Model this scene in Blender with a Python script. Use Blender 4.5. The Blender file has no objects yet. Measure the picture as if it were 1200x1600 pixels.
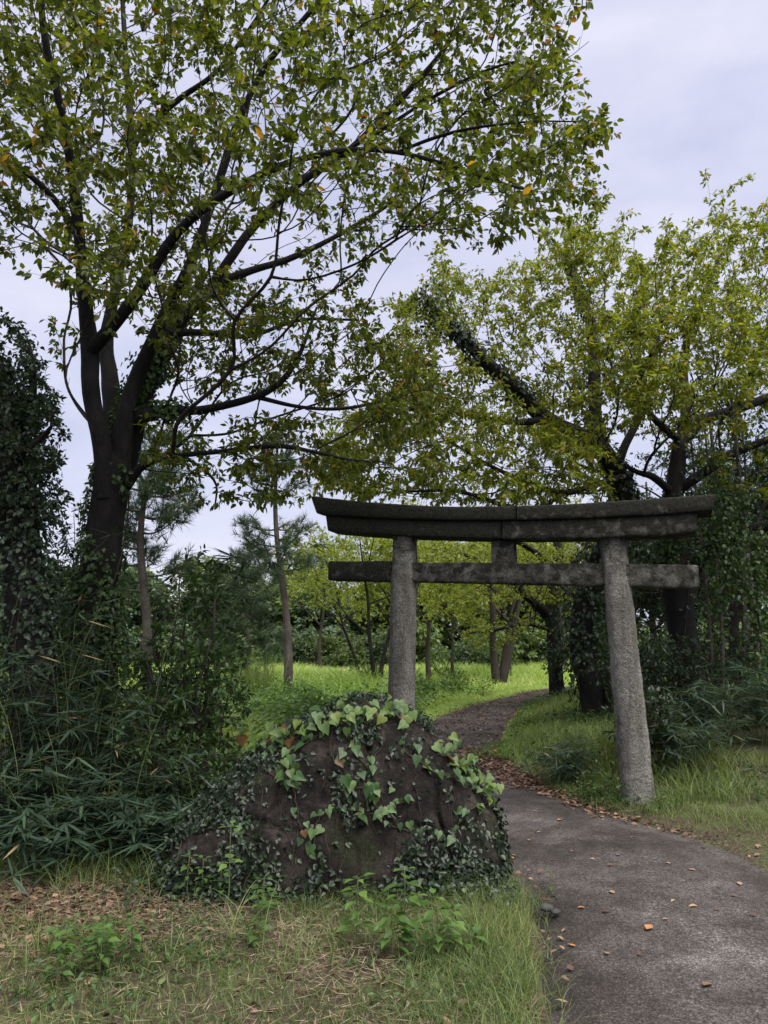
import bpy, math, random
import numpy as np
from mathutils import Vector, Matrix
from mathutils.bvhtree import BVHTree

rng = np.random.default_rng(11)
random.seed(5)
scene = bpy.context.scene
COL = scene.collection

# ------------------------------------------------------------------ camera
PITCH = math.radians(10.7)
FPX = 1109.0                       # focal length in pixels of the 1200x1600 photograph
EYE = np.array([0.0, 0.0, 1.6])
cam_d = bpy.data.cameras.new("camera")
cam_d.sensor_fit = 'VERTICAL'
cam_d.sensor_height = 36.0
cam_d.lens = 36.0 * FPX / 1600.0
cam_d.clip_start = 0.05
cam_d.clip_end = 2000.0
cam = bpy.data.objects.new("camera", cam_d)
cam.location = EYE
cam.rotation_euler = (math.radians(90) + PITCH, 0, 0)
COL.objects.link(cam)
scene.camera = cam

# ------------------------------------------------------------------ sky, sun, exposure
SUN_EL, SUN_AZ = math.radians(64), math.radians(140)     # azimuth from +Y (view axis), negative = left
world = bpy.data.worlds.new("World")
scene.world = world
world.use_nodes = True
wn, wl = world.node_tree.nodes, world.node_tree.links
wn.clear()
w_out = wn.new("ShaderNodeOutputWorld")
w_bg = wn.new("ShaderNodeBackground")
w_bg.inputs[1].default_value = 0.052
w_sky = wn.new("ShaderNodeTexSky")
w_sky.sky_type = 'NISHITA'
w_sky.sun_disc = False
w_sky.sun_elevation = SUN_EL
w_sky.sun_rotation = SUN_AZ
w_sky.air_density = 1.0
w_sky.dust_density = 2.0
w_tc = wn.new("ShaderNodeTexCoord")
w_map = wn.new("ShaderNodeMapping")
w_map.inputs['Scale'].default_value = (1.0, 1.0, 2.2)
w_noise = wn.new("ShaderNodeTexNoise")
w_noise.inputs['Scale'].default_value = 2.6
w_noise.inputs['Detail'].default_value = 7
w_noise.inputs['Roughness'].default_value = 0.55
w_noise.inputs['Distortion'].default_value = 0.4
w_ramp = wn.new("ShaderNodeValToRGB")
w_ramp.color_ramp.elements[0].position = 0.32
w_ramp.color_ramp.elements[0].color = (0.72, 0.76, 1.03, 1)
w_ramp.color_ramp.elements[1].position = 0.68
w_ramp.color_ramp.elements[1].color = (1.12, 1.10, 1.30, 1)
w_mul = wn.new("ShaderNodeVectorMath")
w_mul.operation = 'SCALE'
w_mul.inputs['Scale'].default_value = 2.85
w_mix = wn.new("ShaderNodeMix")
w_mix.data_type = 'RGBA'
w_mix.inputs[0].default_value = 0.9
wl.new(w_tc.outputs['Generated'], w_map.inputs['Vector'])
wl.new(w_map.outputs['Vector'], w_noise.inputs['Vector'])
wl.new(w_noise.outputs['Fac'], w_ramp.inputs['Fac'])
wl.new(w_ramp.outputs['Color'], w_mul.inputs[0])
wl.new(w_sky.outputs['Color'], w_mix.inputs[6])
wl.new(w_mul.outputs['Vector'], w_mix.inputs[7])
wl.new(w_mix.outputs[2], w_bg.inputs[0])
wl.new(w_bg.outputs[0], w_out.inputs[0])

sun_d = bpy.data.lights.new("sun", 'SUN')
sun_d.energy = 1.5
sun_d.angle = math.radians(65)
sun_d.color = (1.0, 0.96, 0.90)
sun = bpy.data.objects.new("sun", sun_d)
sdir = Vector((math.sin(SUN_AZ) * math.cos(SUN_EL), math.cos(SUN_AZ) * math.cos(SUN_EL), math.sin(SUN_EL)))
sun.rotation_euler = sdir.to_track_quat('Z', 'Y').to_euler()
COL.objects.link(sun)

scene.view_settings.view_transform = 'Standard'
scene.view_settings.look = 'None'
scene.view_settings.gamma = 1.0
scene.view_settings.use_curve_mapping = False
scene.view_settings.exposure = 2.4
scene.render.engine = 'CYCLES'
scene.cycles.max_bounces = 7
scene.cycles.diffuse_bounces = 4
scene.cycles.transmission_bounces = 5
scene.cycles.use_denoising = True

# ------------------------------------------------------------------ helpers: layout
_cp, _sp = math.cos(PITCH), math.sin(PITCH)


def ray(px, py):
    a, b = (px - 600) / FPX, (800 - py) / FPX
    return np.array([a, _cp - b * _sp, _sp + b * _cp])


def P(px, py, Y):
    """world point seen at photograph pixel (px, py) at distance Y ahead"""
    d = ray(px, py)
    return EYE + d * (Y / d[1])


def Pv(px, py, Y):
    a, b = (px - 600) / FPX, (800 - py) / FPX
    dy, dz = _cp - b * _sp, _sp + b * _cp
    t = Y / dy
    return np.stack([a * t, np.asarray(Y, float) * np.ones_like(t), 1.6 + dz * t], -1)


def project(V):
    x, y, z = V[:, 0], V[:, 1], V[:, 2] - 1.6
    zf = y * _cp + z * _sp
    yu = -y * _sp + z * _cp
    zf = np.where(zf < 0.05, 0.05, zf)
    return 600 + FPX * x / zf, 800 - FPX * yu / zf, zf


def in_poly(x, y, poly):
    poly = np.asarray(poly, float)
    x0, y0 = poly[:, 0], poly[:, 1]
    x1, y1 = np.roll(x0, -1), np.roll(y0, -1)
    c = np.zeros(x.shape, bool)
    for a, b, e, g in zip(x0, y0, x1, y1):
        m = ((b > y) != (g > y)) & (x < (e - a) * (y - b) / (g - b + 1e-12) + a)
        c ^= m
    return c


def sample_poly(poly, n, Y0, Y1):
    poly = np.asarray(poly, float)
    lo, hi = poly.min(0), poly.max(0)
    out = []
    k = 0
    while k < n:
        q = rng.uniform(lo, hi, (n * 2, 2))
        q = q[in_poly(q[:, 0], q[:, 1], poly)]
        out.append(q)
        k += len(q)
    q = np.concatenate(out)[:n]
    return Pv(q[:, 0], q[:, 1], rng.uniform(Y0, Y1, n))


def unit(v):
    return v / (np.linalg.norm(v, axis=-1, keepdims=True) + 1e-9)


def smooth(a, b, x):
    t = np.clip((x - a) / (b - a), 0, 1)
    return t * t * (3 - 2 * t)


_k = [(rng.normal(0, 1, 2), rng.uniform(0, 6.28)) for _ in range(24)]


def wob2(x, y, scale=1.0):
    s = np.zeros_like(x, float)
    for i, (k, p) in enumerate(_k):
        f = (0.5 + 0.35 * (i % 8)) / scale
        s += np.sin(k[0] * x * f + k[1] * y * f + p) / (1 + 0.5 * (i % 8))
    return s / 5.0


_k3 = [(rng.normal(0, 1, 3), rng.uniform(0, 6.28)) for _ in range(30)]


def wob3(V, scale=1.0):
    s = np.zeros(len(V))
    for i, (k, p) in enumerate(_k3):
        f = (0.6 + 0.5 * (i % 10)) / scale
        s += np.sin(V @ k * f + p) / (1 + 0.6 * (i % 10))
    return s / 5.0


# ------------------------------------------------------------------ helpers: meshes and objects
def mesh_data(name, V, F, mat=None, tint=None, shade=False):
    """V (n,3); F one (m,k) array or a list of them; tint: one float per vertex"""
    if not isinstance(F, list):
        F = [F]
    F = [np.asarray(f, np.int32) for f in F if len(f)]
    me = bpy.data.meshes.new(name)
    V = np.ascontiguousarray(V, np.float32)
    me.vertices.add(len(V))
    me.vertices.foreach_set("co", V.ravel())
    loops = np.concatenate([f.ravel() for f in F])
    tot = np.concatenate([np.full(len(f), f.shape[1], np.int32) for f in F])
    start = np.concatenate([[0], np.cumsum(tot)[:-1]]).astype(np.int32)
    me.loops.add(len(loops))
    me.loops.foreach_set("vertex_index", loops)
    me.polygons.add(len(tot))
    me.polygons.foreach_set("loop_start", start)
    me.polygons.foreach_set("loop_total", tot)
    if shade:
        me.polygons.foreach_set("use_smooth", np.ones(len(tot), bool))
    me.update(calc_edges=True)
    if tint is not None:
        at = me.attributes.new("tint", 'FLOAT', 'POINT')
        at.data.foreach_set("value", np.ascontiguousarray(tint, np.float32))
    if mat is not None:
        me.materials.append(mat)
    return me


def link(name, me, parent=None, loc=None, kind=None):
    o = bpy.data.objects.new(name, me)
    COL.objects.link(o)
    if parent is not None:
        o.parent = parent
    if loc is not None:
        o.location = loc
    if kind:
        o["kind"] = kind
    return o


def tag(o, label, cat, group=None, kind=None):
    o["label"] = label
    if cat:
        o["category"] = cat
    if group:
        o["group"] = group
    if kind:
        o["kind"] = kind
    return o


def thing(name, label, cat, loc=(0, 0, 0), group=None):
    o = bpy.data.objects.new(name, None)
    o.empty_display_size = 0.1
    o.location = loc
    COL.objects.link(o)
    return tag(o, label, cat, group)


def part(name, V, F, mat, parent, tint=None, shade=False, kind=None):
    """world-space vertices -> child mesh of a thing that has no rotation"""
    base = np.array(parent.location)
    if parent.parent is not None:
        base = base + np.array(parent.parent.location)
    return link(name, mesh_data(name, V - base, F, mat, tint, shade), parent, kind=kind)


def copy_tree(o, parent=None):
    c = o.copy()
    COL.objects.link(c)
    c.parent = parent
    for ch in list(o.children):
        copy_tree(ch, c)
    return c


def catmull(pts, step):
    pts = np.asarray(pts, float)
    if len(pts) < 3:
        n = max(2, int(np.linalg.norm(pts[1, :3] - pts[0, :3]) / step) + 1)
        return np.linspace(pts[0], pts[-1], n)
    q = np.vstack([2 * pts[0] - pts[1], pts, 2 * pts[-1] - pts[-2]])
    out = []
    for i in range(1, len(q) - 2):
        p0, p1, p2, p3 = q[i - 1:i + 3]
        n = max(2, int(np.linalg.norm(p2[:3] - p1[:3]) / step) + 1)
        for t in np.arange(n) / n:
            out.append(0.5 * (2 * p1 + (p2 - p0) * t + (2 * p0 - 5 * p1 + 4 * p2 - p3) * t * t
                              + (3 * p1 - p0 - 3 * p2 + p3) * t ** 3))
    out.append(pts[-1])
    return np.array(out)


def tube(C, R, sides=10, rough=0.0, cap=True):
    """C (n,3) centre line, R (n,) radii"""
    n = len(C)
    T = unit(np.gradient(C, axis=0))
    ref = np.array([0.31, -0.95, 0.05]) if abs(T[0][2]) > 0.6 else np.array([0, 0, 1.0])
    N = [unit(np.cross(T[0], ref))]
    for i in range(1, n):
        v = N[-1] - T[i] * np.dot(N[-1], T[i])
        N.append(unit(v))
    N = np.array(N)
    B = np.cross(T, N)
    a = np.arange(sides) * 2 * np.pi / sides
    ring = N[:, None, :] * np.cos(a)[None, :, None] + B[:, None, :] * np.sin(a)[None, :, None]
    rr = np.repeat(np.asarray(R)[:, None], sides, 1)
    V = C[:, None, :] + ring * rr[..., None]
    if rough:
        V2 = V.reshape(-1, 3)
        d = (wob3(V2, 0.10) * 0.6 + wob3(V2, 0.35)).reshape(n, sides)
        V = V + ring * (rr * rough * d)[..., None]
    V = V.reshape(-1, 3)
    i = np.arange(n - 1)[:, None] * sides
    j = np.arange(sides)[None, :]
    k = (j + 1) % sides
    F = np.stack([i + j, i + k, i + sides + k, i + sides + j], -1).reshape(-1, 4)
    Fs = [F]
    if cap:
        Fs.append(np.array([[(n - 1) * sides + s for s in range(sides)]]))
    return V, Fs


def prisms(A, B, ra, rb, sides=3):
    """separate little tapered sticks for every edge A->B"""
    T = unit(B - A)
    ref = np.where(np.abs(T[:, 2:3]) > 0.8, np.array([[1.0, 0, 0]]), np.array([[0, 0, 1.0]]))
    N = unit(np.cross(T, ref))
    Bn = np.cross(T, N)
    a = np.arange(sides) * 2 * np.pi / sides
    ring = N[:, None] * np.cos(a)[None, :, None] + Bn[:, None] * np.sin(a)[None, :, None]
    V = np.concatenate([A[:, None] + ring * ra[:, None, None], B[:, None] + ring * rb[:, None, None]], 1)
    m = len(A)
    o = (np.arange(m) * 2 * sides)[:, None]
    F = np.concatenate([o + np.array([[s, (s + 1) % sides, sides + (s + 1) % sides, sides + s]]) for s in range(sides)])
    return V.reshape(-1, 3), F


class Buf:
    def __init__(self):
        self.V, self.F, self.T, self.n = [], {}, [], 0

    def add(self, V, F, tint=None):
        for f in (F if isinstance(F, list) else [F]):
            f = np.asarray(f)
            if len(f):
                self.F.setdefault(f.shape[1], []).append(f + self.n)
        self.V.append(V)
        self.T.append(np.full(len(V), 0.5) if tint is None else np.broadcast_to(tint, (len(V),)))
        self.n += len(V)

    def get(self):
        return np.concatenate(self.V), [np.concatenate(v) for v in self.F.values()], np.concatenate(self.T)


# leaf outlines: (along, across, off-plane)
T_OVATE = (np.array([[0, 0, 0], [.30, .50, .13], [.68, .36, .07], [1, 0, -.14], [.68, -.36, .07], [.30, -.50, .13]]),
           np.array([[0, 3, 2], [0, 2, 1], [0, 5, 4], [0, 4, 3]]))
T_DIAM = (np.array([[0, 0, 0], [.42, .5, .12], [1, 0, -.1], [.42, -.5, .12]]), np.array([[0, 2, 1], [0, 3, 2]]))
T_LANCE = (np.array([[0, 0, 0], [.25, .5, .05], [.62, .36, -.04], [1, 0, -.22], [.62, -.36, -.04], [.25, -.5, .05]]),
           np.array([[0, 3, 2], [0, 2, 1], [0, 5, 4], [0, 4, 3]]))
T_IVY = (np.array([[0, 0, 0], [-.14, .26, .02], [.06, .50, .06], [.34, .44, .07], [.66, .22, .03], [1, 0, -.12],
                   [.66, -.22, .03], [.34, -.44, .07], [.06, -.50, .06], [-.14, -.26, .02]]),
         np.array([[0, 2, 1], [0, 3, 2], [0, 4, 3], [0, 5, 4], [0, 6, 5], [0, 7, 6], [0, 8, 7], [0, 9, 8]]))


def leaves(Pt, D, N, L, W, tmpl, tint):
    tv, tf = tmpl
    D = unit(D)
    S = unit(np.cross(D, N))
    U = np.cross(S, D)
    L, W = np.broadcast_to(L, (len(Pt),)), np.broadcast_to(W, (len(Pt),))
    V = (Pt[:, None] + D[:, None] * (tv[None, :, 0:1] * L[:, None, None])
         + S[:, None] * (tv[None, :, 1:2] * W[:, None, None]) + U[:, None] * (tv[None, :, 2:3] * W[:, None, None]))
    k = len(tv)
    F = (tf[None] + (np.arange(len(Pt)) * k)[:, None, None]).reshape(-1, tf.shape[1])
    return V.reshape(-1, 3), F, np.repeat(np.broadcast_to(tint, (len(Pt),)), k)


def blades(Pt, h, w, lean, tint, seg=2, az=None, droop=0.6):
    """curved grass blades"""
    n = len(Pt)
    h = np.broadcast_to(h, (n,)); w = np.broadcast_to(w, (n,)); lean = np.broadcast_to(lean, (n,))
    az = rng.uniform(0, 2 * np.pi, n) if az is None else az
    hd = np.stack([np.cos(az), np.sin(az), np.zeros(n)], -1)
    face = az + rng.normal(0, 0.8, n) + np.pi / 2
    sd = np.stack([np.cos(face), np.sin(face), np.zeros(n)], -1)
    rows = []
    for i in range(seg + 1):
        t = i / seg
        out = lean * t ** 1.6 * h
        up = h * (t - droop * lean * t ** 2.4 * 0.5)
        c = Pt + hd * out[:, None]
        c = c + np.stack([np.zeros(n), np.zeros(n), up], -1)
        ww = w * (1 - 0.75 * t)
        if i < seg:
            rows += [c - sd * ww[:, None] / 2, c + sd * ww[:, None] / 2]
        else:
            rows.append(c)
    V = np.stack(rows, 1)
    k = V.shape[1]
    tf = []
    for i in range(seg - 1):
        a = 2 * i
        tf += [[a, a + 1, a + 3], [a, a + 3, a + 2]]
    a = 2 * (seg - 1)
    tf.append([a, a + 1, a + 2])
    tf = np.array(tf)
    F = (tf[None] + (np.arange(n) * k)[:, None, None]).reshape(-1, 3)
    return V.reshape(-1, 3), F, np.repeat(np.broadcast_to(tint, (n,)), k)


# ------------------------------------------------------------------ materials
def nodes_of(name):
    m = bpy.data.materials.new(name)
    m.use_nodes = True
    nt = m.node_tree
    nt.nodes.clear()
    out = nt.nodes.new("ShaderNodeOutputMaterial")
    return m, nt.nodes, nt.links, out


def ramp_node(n, stops):
    r = n.new("ShaderNodeValToRGB")
    cr = r.color_ramp
    cr.elements[0].position, cr.elements[0].color = stops[0][0], (*stops[0][1], 1)
    cr.elements[1].position, cr.elements[1].color = stops[-1][0], (*stops[-1][1], 1)
    for p, c in stops[1:-1]:
        e = cr.elements.new(p)
        e.color = (*c, 1)
    return r


def leaf_mat(name, stops, trans=0.42, rough=0.45, spec=0.35, tgain=(1.25, 1.2, 0.55)):
    m, n, l, out = nodes_of(name)
    at = n.new("ShaderNodeAttribute")
    at.attribute_name = "tint"
    r = ramp_node(n, stops)
    l.new(at.outputs['Fac'], r.inputs['Fac'])
    b = n.new("ShaderNodeBsdfPrincipled")
    b.inputs['Roughness'].default_value = rough
    b.inputs['Specular IOR Level'].default_value = spec
    l.new(r.outputs['Color'], b.inputs['Base Color'])
    g = n.new("ShaderNodeVectorMath")
    g.operation = 'MULTIPLY'
    g.inputs[1].default_value = tgain
    l.new(r.outputs['Color'], g.inputs[0])
    t = n.new("ShaderNodeBsdfTranslucent")
    l.new(g.outputs[0], t.inputs['Color'])
    mx = n.new("ShaderNodeMixShader")
    mx.inputs[0].default_value = trans
    l.new(b.outputs[0], mx.inputs[1])
    l.new(t.outputs[0], mx.inputs[2])
    l.new(mx.outputs[0], out.inputs[0])
    return m


def rough_mat(name, stops, scale=6.0, detail=8, stretch=(1, 1, 1), bump=0.5, bscale=30.0, rough=0.9, dist=0.05,
              fine=None, spec=0.25):
    """noise coloured and noise bumped surface in object/world space"""
    m, n, l, out = nodes_of(name)
    tc = n.new("ShaderNodeNewGeometry")
    mp = n.new("ShaderNodeMapping")
    mp.inputs['Scale'].default_value = stretch
    l.new(tc.outputs['Position'], mp.inputs['Vector'])
    a = n.new("ShaderNodeTexNoise")
    a.inputs['Scale'].default_value = scale
    a.inputs['Detail'].default_value = detail
    a.inputs['Roughness'].default_value = 0.65
    l.new(mp.outputs[0], a.inputs['Vector'])
    r = ramp_node(n, stops)
    l.new(a.outputs['Fac'], r.inputs['Fac'])
    col = r.outputs['Color']
    c = n.new("ShaderNodeTexNoise")
    c.inputs['Scale'].default_value = bscale
    c.inputs['Detail'].default_value = 6
    c.inputs['Roughness'].default_value = 0.7
    l.new(mp.outputs[0], c.inputs['Vector'])
    if fine:
        fr = ramp_node(n, [(0.3, (1 - fine,) * 3), (0.7, (1 + fine,) * 3)])
        l.new(c.outputs['Fac'], fr.inputs['Fac'])
        mu = n.new("ShaderNodeVectorMath")
        mu.operation = 'MULTIPLY'
        l.new(col, mu.inputs[0])
        l.new(fr.outputs['Color'], mu.inputs[1])
        col = mu.outputs[0]
    b = n.new("ShaderNodeBsdfPrincipled")
    b.inputs['Roughness'].default_value = rough
    b.inputs['Specular IOR Level'].default_value = spec
    l.new(col, b.inputs['Base Color'])
    bp = n.new("ShaderNodeBump")
    bp.inputs['Strength'].default_value = bump
    bp.inputs['Distance'].default_value = dist
    l.new(c.outputs['Fac'], bp.inputs['Height'])
    l.new(bp.outputs[0], b.inputs['Normal'])
    l.new(b.outputs[0], out.inputs[0])
    return m


M = {}
M['cherry_leaf'] = leaf_mat("cherry_leaf", [(0, (.036, .060, .010)), (.5, (.078, .106, .014)), (.80, (.135, .160, .020)),
                                            (.93, (.17, .17, .02)), (.97, (.35, .20, .03)), (1, (.32, .10, .02))], .5)
M['cherry_leaf_right'] = leaf_mat("cherry_leaf_right", [(0, (.075, .115, .015)), (.5, (.15, .19, .022)), (.80, (.23, .25, .028)),
                                                        (.94, (.24, .22, .03)), (1, (.38, .20, .03))], .5)
M['yellow_leaf'] = leaf_mat("yellow_leaf", [(0, (.11, .16, .025)), (.5, (.19, .24, .035)), (1, (.32, .33, .06))], .5)
M['ivy_small'] = leaf_mat("ivy_small", [(0, (.006, .012, .006)), (.6, (.017, .033, .013)), (1, (.045, .074, .024))], .2, .4, .4)
M['ivy_large'] = leaf_mat("ivy_large", [(0, (.030, .066, .022)), (.5, (.052, .105, .032)), (.82, (.10, .165, .038)),
                                        (.92, (.13, .175, .032)), (1, (.10, .035, .018))], .35, .4, .35)
M['bamboo_leaf'] = leaf_mat("bamboo_leaf", [(0, (.014, .027, .018)), (.6, (.036, .064, .038)), (.93, (.065, .105, .055)), (1, (.28, .22, .12))],
                            .3, .45, .3)
M['shrub_leaf'] = leaf_mat("shrub_leaf", [(0, (.022, .048, .016)), (.6, (.045, .088, .024)), (1, (.085, .135, .030))], .35)
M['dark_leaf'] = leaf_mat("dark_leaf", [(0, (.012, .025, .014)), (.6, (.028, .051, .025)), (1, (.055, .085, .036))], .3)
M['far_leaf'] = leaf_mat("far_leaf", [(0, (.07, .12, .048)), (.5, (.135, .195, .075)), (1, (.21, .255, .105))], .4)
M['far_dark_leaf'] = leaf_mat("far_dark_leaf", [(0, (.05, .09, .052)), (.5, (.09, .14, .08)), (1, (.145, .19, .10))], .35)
M['pine_needle'] = leaf_mat("pine_needle", [(0, (.022, .045, .024)), (.6, (.045, .078, .040)), (1, (.085, .115, .05))], .25, .5, .3)
M['meadow_grass'] = leaf_mat("meadow_grass", [(0, (.18, .28, .065)), (.5, (.34, .45, .13)), (.85, (.42, .49, .18)), (1, (.50, .48, .26))],
                             .45, .5, .25, (1.15, 1.15, .6))
M['bank_grass'] = leaf_mat("bank_grass", [(0, (.065, .102, .034)), (.5, (.13, .178, .060)), (.85, (.205, .245, .085)), (1, (.34, .30, .15))],
                           .4, .5, .25)
M['weed_leaf'] = leaf_mat("weed_leaf", [(0, (.05, .10, .025)), (.6, (.08, .155, .035)), (1, (.13, .21, .05))], .4)
M['litter'] = leaf_mat("litter", [(0, (.045, .028, .020)), (.4, (.11, .065, .045)), (.7, (.20, .125, .085)), (.9, (.30, .20, .13)), (1, (.35, .14, .04))],
                       .1, .6, .2, (1, 1, 1))
M['straw'] = leaf_mat("straw", [(0, (.10, .075, .045)), (.5, (.22, .175, .11)), (1, (.36, .30, .20))], .15, .6, .2, (1, 1, 1))
M['cherry_bark'] = rough_mat("cherry_bark", [(.3, (.005, .0045, .0045)), (.55, (.012, .0105, .010)), (.75, (.032, .029, .025))], 5, 8, (1, 1, .5), .9, 22, .85, .03)
M['mossy_bark'] = rough_mat("mossy_bark", [(.3, (.022, .018, .015)), (.55, (.050, .042, .034)), (.75, (.060, .068, .035))], 5, 8, (1, 1, .5), .9, 22, .9, .03)
M['pine_bark'] = rough_mat("pine_bark", [(.3, (.030, .024, .021)), (.55, (.075, .062, .055)), (.75, (.125, .108, .098))], 4, 8, (1, 1, .5), .9, 14, .9, .05)
M['twig_bark'] = rough_mat("twig_bark", [(.3, (.014, .012, .011)), (.7, (.045, .036, .030))], 6, 3, (1, 1, 1), .2, 20, .9, .01)
M['vine_stem'] = rough_mat("vine_stem", [(.3, (.022, .016, .012)), (.7, (.065, .047, .034))], 9, 3, (1, 1, 1), .3, 40, .9, .01)
M['green_stem'] = rough_mat("green_stem", [(.3, (.05, .08, .03)), (.7, (.11, .13, .05))], 9, 3, (1, 1, 1), .2, 40, .8, .01)

# ================================================================== SETTING: ground and path
LEFT_EDGE = np.array([(-.2, -12), (.25, -5), (.45, 0), (.56, 2.4), (.62, 3.4), (.74, 4.05), (.88, 4.8), (.88, 6), (.75, 7.5), (.60, 9), (.45, 11),
                      (.52, 13), (.84, 15), (1.4, 17.7), (3.1, 21.8), (6.4, 28.4), (11, 33), (18, 36.5), (30, 39)], float)
RIGHT_EDGE = np.array([(3.6, -12), (3.5, -5), (3.3, 0), (3.12, 3), (3.0, 4.5), (2.87, 5.7), (2.62, 6.5), (2.30, 6.95), (2.06, 7.45), (1.88, 8.2), (1.74, 9.25),
                       (1.55, 10.6), (1.58, 11.4), (2.2, 13.5), (2.82, 16.2), (3.3, 18.3), (4.2, 21), (6.2, 24.8), (10.5, 29.6), (18, 32.6), (30, 35)], float)


def resample(E, n):
    c = catmull(np.c_[E, np.zeros(len(E))], 0.1)[:, :2]
    s = np.r_[0, np.cumsum(np.linalg.norm(np.diff(c, axis=0), axis=1))]
    # denser near the camera
    t = np.linspace(0, 1, n)
    q = s[-1] * t
    return np.c_[np.interp(q, s, c[:, 0]), np.interp(q, s, c[:, 1])]


NP = 420
EL, ER = resample(LEFT_EDGE, NP), resample(RIGHT_EDGE, NP)
jit = np.cumsum(rng.normal(0, 1, NP)); jit = jit - np.convolve(jit, np.ones(25) / 25, 'same')
jit2 = np.cumsum(rng.normal(0, 1, NP)); jit2 = jit2 - np.convolve(jit2, np.ones(25) / 25, 'same')
EL[:, 0] += np.clip(jit * 0.018, -.07, .07)
ER[:, 0] += np.clip(jit2 * 0.018, -.07, .07)
PATH_POLY = np.vstack([EL[::4], ER[::-4]])


def seg_dist(x, y, E):
    A, B = E[:-1], E[1:]
    best = np.full(x.shape, 1e9)
    for a, b in zip(A, B):
        ab = b - a
        t = np.clip(((x - a[0]) * ab[0] + (y - a[1]) * ab[1]) / (ab @ ab + 1e-9), 0, 1)
        best = np.minimum(best, (x - a[0] - t * ab[0]) ** 2 + (y - a[1] - t * ab[1]) ** 2)
    return np.sqrt(best)


def path_d(x, y):
    """distance outside the path (negative inside) and whether the right edge is the nearer one"""
    dl, dr = seg_dist(x, y, EL[::5]), seg_dist(x, y, ER[::5])
    d = np.minimum(dl, dr)
    return np.where(in_poly(x, y, PATH_POLY), -d, d), dr < dl


def H(x, y):
    x = np.asarray(x, float); y = np.asarray(y, float)
    d, right = path_d(x, y)
    o = np.clip(d, 0, None)
    bank = .30 * smooth(0, 1.5, o) * smooth(7.6, 9.3, y) * (1 - smooth(19, 25, y)) + .20 * smooth(.8, 7, o)
    left = .10 * smooth(0, .9, o) * smooth(6.5, 8.2, y) * (1 - smooth(10, 14, y)) + .04 * smooth(0, .4, o)
    left += .22 * smooth(1.3, 3.0, -x) * smooth(4.5, 7, y) * (1 - smooth(10, 14, y))
    z = np.where(right, bank, left) + .02 * smooth(0, .15, o) + .035 * wob2(x, y, .8) * smooth(.05, .6, o) + .010 * wob2(x, y, .12) * smooth(.02, .2, o)
    far = smooth(38, 90, np.hypot(x, y))
    z = z + far * (1.2 + wob2(x, y, 9) * .8)
    return np.where(d < 0, -.05, z)


def on_ground(x, y, dz=0.0):
    return np.stack([x, y, H(x, y) + dz], -1)


gx = np.sinh(np.linspace(-1, 1, 241) * 4.6); gx = gx / gx.max() * 170
gy0 = np.sinh(np.linspace(-.55, 1, 281) * 4.8); gy = 4.5 + gy0 / gy0.max() * 240
X, Yg = np.meshgrid(gx, gy)
Zg = H(X.ravel(), Yg.ravel())
GV = np.c_[X.ravel(), Yg.ravel(), Zg]
nx, ny = len(gx), len(gy)
ii = (np.arange(ny - 1)[:, None] * nx + np.arange(nx - 1)[None]).ravel()
GF = np.stack([ii, ii + 1, ii + nx + 1, ii + nx], -1)
dpath, rside = path_d(GV[:, 0], GV[:, 1])
meadow = np.clip(smooth(8.5, 12, GV[:, 1] + .5 * wob2(GV[:, 0], GV[:, 1], .5)) * (1 - smooth(-.4, .6, GV[:, 0] + 2.9 - .0 * GV[:, 1]) * 0), 0, 1)
meadow = np.where(rside & (GV[:, 0] > 4) & (GV[:, 1] < 30), 0.12 * meadow, meadow)

m, n, l, out = nodes_of("ground_soil")
at = n.new("ShaderNodeAttribute"); at.attribute_name = "tint"
ge = n.new("ShaderNodeNewGeometry")
na = n.new("ShaderNodeTexNoise"); na.inputs['Scale'].default_value = 2.2; na.inputs['Detail'].default_value = 9; na.inputs['Roughness'].default_value = .7
nb = n.new("ShaderNodeTexNoise"); nb.inputs['Scale'].default_value = 38; nb.inputs['Detail'].default_value = 5
l.new(ge.outputs['Position'], na.inputs['Vector']); l.new(ge.outputs['Position'], nb.inputs['Vector'])
ra = ramp_node(n, [(.30, (.030, .026, .018)), (.46, (.060, .048, .034)), (.58, (.060, .066, .030)), (.75, (.11, .085, .058))])
rb = ramp_node(n, [(.30, (.09, .15, .028)), (.70, (.17, .26, .05))])
rc = ramp_node(n, [(.3, (.55, .55, .55)), (.7, (1.45, 1.4, 1.35))])
l.new(na.outputs['Fac'], ra.inputs['Fac']); l.new(na.outputs['Fac'], rb.inputs['Fac']); l.new(nb.outputs['Fac'], rc.inputs['Fac'])
mx = n.new("ShaderNodeMix"); mx.data_type = 'RGBA'
l.new(at.outputs['Fac'], mx.inputs[0]); l.new(ra.outputs['Color'], mx.inputs[6]); l.new(rb.outputs['Color'], mx.inputs[7])
mu = n.new("ShaderNodeVectorMath"); mu.operation = 'MULTIPLY'
l.new(mx.outputs[2], mu.inputs[0]); l.new(rc.outputs['Color'], mu.inputs[1])
bs = n.new("ShaderNodeBsdfPrincipled"); bs.inputs['Roughness'].default_value = .95; bs.inputs['Specular IOR Level'].default_value = .15
l.new(mu.outputs[0], bs.inputs['Base Color'])
bp = n.new("ShaderNodeBump"); bp.inputs['Strength'].default_value = .8; bp.inputs['Distance'].default_value = .04
l.new(nb.outputs['Fac'], bp.inputs['Height']); l.new(bp.outputs[0], bs.inputs['Normal'])
l.new(bs.outputs[0], out.inputs[0])
M['ground'] = m
g = link("ground", mesh_data("ground", GV, GF, M['ground'], meadow, True)); g["kind"] = "structure"
g["label"] = "soil and grass covered ground around the path"

# asphalt
m, n, l, out = nodes_of("old_asphalt")
ge = n.new("ShaderNodeNewGeometry")


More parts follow.
